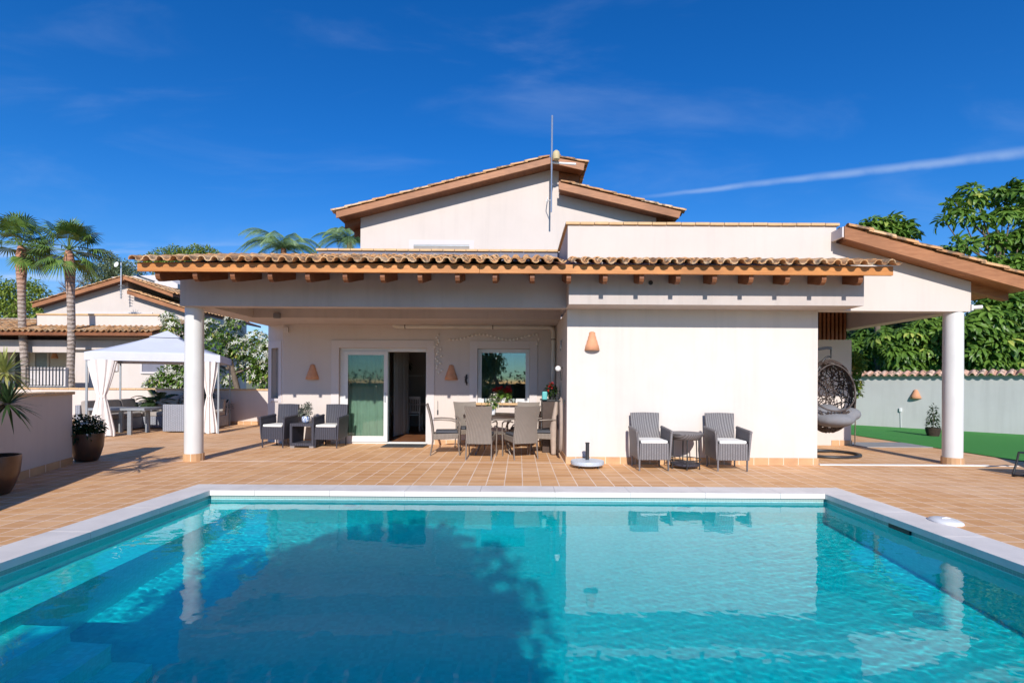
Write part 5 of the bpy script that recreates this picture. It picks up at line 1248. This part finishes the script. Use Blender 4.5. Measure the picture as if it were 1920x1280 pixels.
# far trees on the left
GT = 'trees beyond the neighbouring villa'
tree('bushy_tree', 'broad green tree at the left picture edge behind the fan palms', 'tree', (P(30, 700, 38).x, 38, -.1),
     pblobs([(5,560,1.3,0),(40,550,1.2,.5),(70,560,1.1,0),(-20,545,1.4,0),(55,585,1.2,-.5),(20,590,1.3,0),(82,580,.8,0),(-60,570,1.6,0),(0,610,1.4,0),(50,615,1.3,0),(66,536,.6,0)], 38), 8500, .30, .13, 'leaf_pine', 52, .3, GT, shell=.4, tb=.1)
tree('pine_tree', 'rounded pine crown above the left end of the porch roof', 'tree', (P(350, 700, 45).x, 45, -.1),
     pblobs([(285,487,.7,0),(305,480,.8,.5),(328,475,.8,0),(345,480,.7,0),(368,474,.8,0),(388,474,.7,.4),(402,478,.5,0),(330,492,1.1,0),(370,490,1.1,0),(300,500,1,0),(268,489,.5,0)], 45), 6000, .30, .10, 'leaf_pine', 53, .3, GT, shell=.4, tb=.2)
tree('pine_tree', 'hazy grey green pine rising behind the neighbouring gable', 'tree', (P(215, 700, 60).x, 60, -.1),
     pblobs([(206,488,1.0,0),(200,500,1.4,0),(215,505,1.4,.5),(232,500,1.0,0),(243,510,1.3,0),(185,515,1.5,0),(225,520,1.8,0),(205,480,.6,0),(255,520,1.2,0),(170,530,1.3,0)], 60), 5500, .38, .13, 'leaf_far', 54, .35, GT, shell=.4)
tree('round_tree', 'green tree just left of the porch beam behind the dark rooftop', 'tree', (P(335, 700, 52).x, 52, -.1),
     pblobs([(335,545,1.3,0),(345,560,1.5,0),(330,565,1.4,0),(338,530,1.0,0),(350,575,1.4,0)], 52), 3200, .32, .12, 'leaf_pine', 55, .3, GT, shell=.4)
# leafless tree
t = thing('bare_tree', 'leafless brown twiggy tree between the fan palm and the neighbouring gable', 'tree', (P(155, 700, 50).x, 50, -.1), 0); r_ = random.Random(77); b = MB(); zc = P(155, 540, 50).z
b.tube([(0,0,0),(.1,0,zc*.5),(0,0,zc*.8)], [.3,.22,.14], 8, tint=.3)
def br(p, d, l, r, dep):
    e = p+d*l; b.tube([p, p.lerp(e,.5)+rdir(r_)*l*.06, e], [r, r*.8, r*.6], 4, cap=False, tint=r_.random())
    if dep > 0:
        for _ in range(3 if dep > 1 else 4): br(p.lerp(e, r_.uniform(.5,1)), (d+rdir(r_, .15)*.75).normalized(), l*r_.uniform(.6,.8), r*.6, dep-1)
for k in range(26): br(Vector((r_.uniform(-1.2,1.2),0,zc*r_.uniform(.5,.85))), rdir(r_, .8), 1.3, .09, 4)
b.build('branches', M['twig'], t)

# umbrella trees on the right
def umb(b, blobs, n, L, seed, tb=0):
    r_ = random.Random(seed); tot = sum(q[1]**2 for q in blobs)
    for c, r, *s in blobs:
        c = Vector(c); ct = r_.uniform(-.18,.12)
        for _ in range(max(3, int(n*r*r/tot))):
            d = rdir(r_, .25); p = c+Vector((d.x, d.y, d.z*.8))*r*r_.uniform(.55,1.08); ax = (d*.6+Vector((0,0,.7))+rdir(r_)*.35).normalized(); a1 = ax.orthogonal().normalized(); a2 = ax.cross(a1); k = r_.randint(7, 9); l0 = L*r_.uniform(.75,1.2); base = r_.gauss(.42,.2)+ct+tb
            for j in range(k):
                a = 2*PI*j/k+r_.uniform(-.1,.1); e = a1*math.cos(a)+a2*math.sin(a); s_ = ax.cross(e); l = l0*r_.uniform(.85,1.1); w = l*.125; nz_ = ax
                q0 = p+e*l*.18; q1 = p+e*l*.55-nz_*l*.06; q2 = p+e*l*.98-nz_*l*.34
                q1b = p+e*l*.80-nz_*l*.17
                b.add([q0, q1+s_*w+nz_*w*.2, q1b+s_*w*.85+nz_*w*.15, q2, q1b-s_*w*.85+nz_*w*.15, q1-s_*w+nz_*w*.2, q1, q1b], [(0,1,6),(0,6,5),(6,1,2,7),(5,6,7,4),(7,2,3),(4,7,3)], min(1, max(0, base+r_.uniform(-.08,.08))))
def utree(label, base, blobs, n, L, seed, r0=.14, tb=0, nl=12):
    bl = [((c[0]-base[0], c[1]-base[1], c[2]-base[2]), *r) for c, *r in blobs]; t = thing('umbrella_tree', label, 'tree', base, 0, 'umbrella trees behind the garden wall')
    cz = sum(q[0][2] for q in bl)/len(bl); b = MB(); limbs(b, (0,0,0), (0,0,cz), r0, bl, seed, nl); b.build('trunk', M['brownbark'], t, auto=60)
    b = MB(); umb(b, bl, n, L, seed, tb); b.build('crown', M['leaf_umb'], t)
YU = 17.5
utree('tall umbrella tree with drooping glossy leaves at the right edge above the porch roof', (P(1870, 700, YU).x, YU, -.1),
      pblobs([(1790,378,.20,0),(1770,412,.18,0),(1802,402,.24,0),(1830,372,.28,0),(1865,366,.30,.3),(1900,365,.34,0),(1838,412,.26,0),(1880,405,.34,0),(1930,400,.5,.3),(1795,450,.18,-.2),(1778,473,.22,0),(1822,455,.24,0),(1862,448,.30,0),(1905,450,.42,.3),(1840,500,.5,0),(1885,505,.6,0),(1930,500,.7,0),(1795,500,.35,.2),(1850,540,.5,0),(1900,550,.6,0),(1960,440,.8,0),(1960,350,.5,0),(1905,350,.25,0),(1815,355,.22,0)], YU), 640, .42, 61, .1)
utree('broad umbrella tree filling the gap between the right column and the picture edge', (P(1870, 700, 16.6).x, 17.0, -.1),
      pblobs([(1845,602,.5,0),(1885,600,.55,0),(1925,600,.6,0),(1845,640,.5,0),(1885,645,.55,0),(1925,640,.6,0),(1850,675,.45,0),(1895,680,.45,0),(1935,680,.5,0),(1960,620,.7,0),(1850,575,.3,0),(1890,570,.35,0),(1930,565,.4,0),(1815,610,.4,0),(1820,660,.4,0)], 16.6), 900, .42, 62)
utree('umbrella tree seen under the side porch beam left of the right column', (P(1730, 700, 18).x, 18.6, -.1),
      pblobs([(1660,640,.5,.4),(1700,630,.5,0),(1740,620,.55,0),(1775,610,.55,0),(1690,665,.5,0),(1730,660,.5,0),(1765,650,.5,0),(1800,640,.5,0),(1700,690,.4,0),(1750,690,.45,0),(1790,690,.45,0),(1750,590,.5,.3)], 18), 900, .42, 63)
utree('darker umbrella tree beside the pier at the left end of the garden wall', (P(1650, 700, 20.5).x, 20.6, -.1),
      pblobs([(1625,640,.5,0),(1650,650,.6,0),(1625,670,.5,0),(1655,680,.5,.2),(1605,650,.5,0),(1680,640,.5,0),(1640,625,.5,0),(1600,680,.5,0),(1690,680,.5,0)], 20.5), 460, .48, 64, tb=-.15)
utree('small umbrella tree crown peeping over the right roof slope', (P(1655, 700, 19.5).x, 19.8, -.1),
      pblobs([(1615,428,.20,0),(1632,416,.16,0),(1650,420,.22,0),(1672,412,.2,0),(1698,424,.22,0),(1706,436,.16,0),(1688,436,.24,0),(1655,436,.28,0),(1630,440,.28,0),(1680,455,.4,0),(1660,470,.5,0)], 19.5), 170, .48, 65, tb=.12)
# dense growth behind the umbrella trees
t = thing('tall_hedge', 'dark dense hedge closing the view behind the umbrella trees', 'hedge', (18, 23, -.1))
b = MB(); cloud(b, [((-6+1.1*i+rnd.uniform(-.3,.3), rnd.uniform(-.4,.4), z), .95) for i in range(17) for z in (.8, 2.2, 3.5+rnd.uniform(-.3,.5), 4.6+rnd.uniform(-.3,.5))], 9000, .3, .16, 66, shell=.3); b.build('foliage', M['leaf_dark'], t)
b = MB(); b.box(-6.2, 12, .3, .5, 0, 4.6); b.build('stems', M['leaf_dark'], t)

# ---------------------------------------------------------------- behind the camera: the tree that shades the pool and the shrubs by the left wall
tree('shade_tree', 'round crowned tree standing behind the camera whose shadow falls in the pool', 'tree', (-.6, -5.0, 0),
     blobs_in((-1.3, -5, 4.2), 1.3, 1.0, .65, 60, .5, .62, 71)+blobs_in((-3.5, -5, 2.3), 2.3, .8, 1.6, 60, .5, .7, 74), 24000, .20, .12, 'leaf_bush', 71, .12, shell=.1)
t = thing('back_hedge', 'long green hedge behind the camera across the terrace', 'hedge', (0, -13, 0))
b = MB(); cloud(b, [((-20+1.3*i, rnd.uniform(-.4,.4), z), 1.0) for i in range(32) for z in (.5, 1.2)], 7000, .3, .16, 73, shell=.5); b.build('foliage', M['leaf_dark'], t)
b = MB(); b.box(-21, 21, -.3, .3, 0, 1.3); b.build('stems', M['leaf_dark'], t)

# ================================================================ room inside
t = thing('indoor_table', 'white dining table standing inside the open doorway', 'table', (P(775, 760, 14.7).x, 14.75, .012)); b = MB(); b.box(-.25,1.1,-.4,.4,.70,.74); b.build('tabletop', M['interior_white'], t, bevel=.004)
for x in (-.2, 1.04):
    for y in (-.34, .34): b = MB(); b.box(x-.03,x+.03,y-.03,y+.03,0,.70); b.build('leg', M['interior_white'], t)
def ichair(label, loc, rz, first=None):
    if first: return dup(first, loc, rz, label)
    t = thing('indoor_chair', label, 'dining chair', loc, rz, 'white slatted chairs inside')
    b = MB(); b.box(-.2,.2,-.2,.2,.43,.46); b.build('seat', M['interior_white'], t, bevel=.004)
    for x in (-.185, .185):
        b = MB(); b.box(x-.018,x+.018,-.2,-.165,0,.43); b.build('leg', M['interior_white'], t); b = MB(); b.box(x-.018,x+.018,.165,.2,0,.95); b.build('leg', M['interior_white'], t)
    b = MB(); b.box(-.167,.167,.17,.195,.88,.95); b.box(-.167,.167,.17,.195,.50,.54)
    for k in range(5): x = -.13+.065*k; b.box(x-.011,x+.011,.175,.19,.54,.88)
    b.build('backrest', M['interior_white'], t); return t
ic = ichair('white slatted chair with its back to the doorway inside the room', (P(777, 760, 14.2).x, 14.2, .012), R(180)+R(180)+R(180))
ichair('white slatted chair turned sideways at the left end of the indoor table', (P(748, 760, 14.5).x, 14.5, .012), R(90), ic)
p = P(768, 703, 15.5); t = thing('wall_shelf', 'pale shelf on the far wall inside the room', 'shelf', (p.x, 15.6, p.z)); b = MB(); b.box(-.4,.4,-.22,0,-.04,0); b.build('board', M['interior_white'], t)
t = thing('indoor_plant', 'dark potted plant standing on the indoor shelf', 'potted plant', (p.x-.12, 15.45, p.z)); b = MB(); b.lathe([(.06,0),(.08,.14),(.07,.14)], n=14); b.build('pot', M['metal_dark'], t); b = MB(); cloud(b, [((0,0,.3),.16)], 120, .14, .05, 80, shell=.2); b.build('foliage', M['leaf_dark'], t)
# neighbour house foliage haze of distant hills
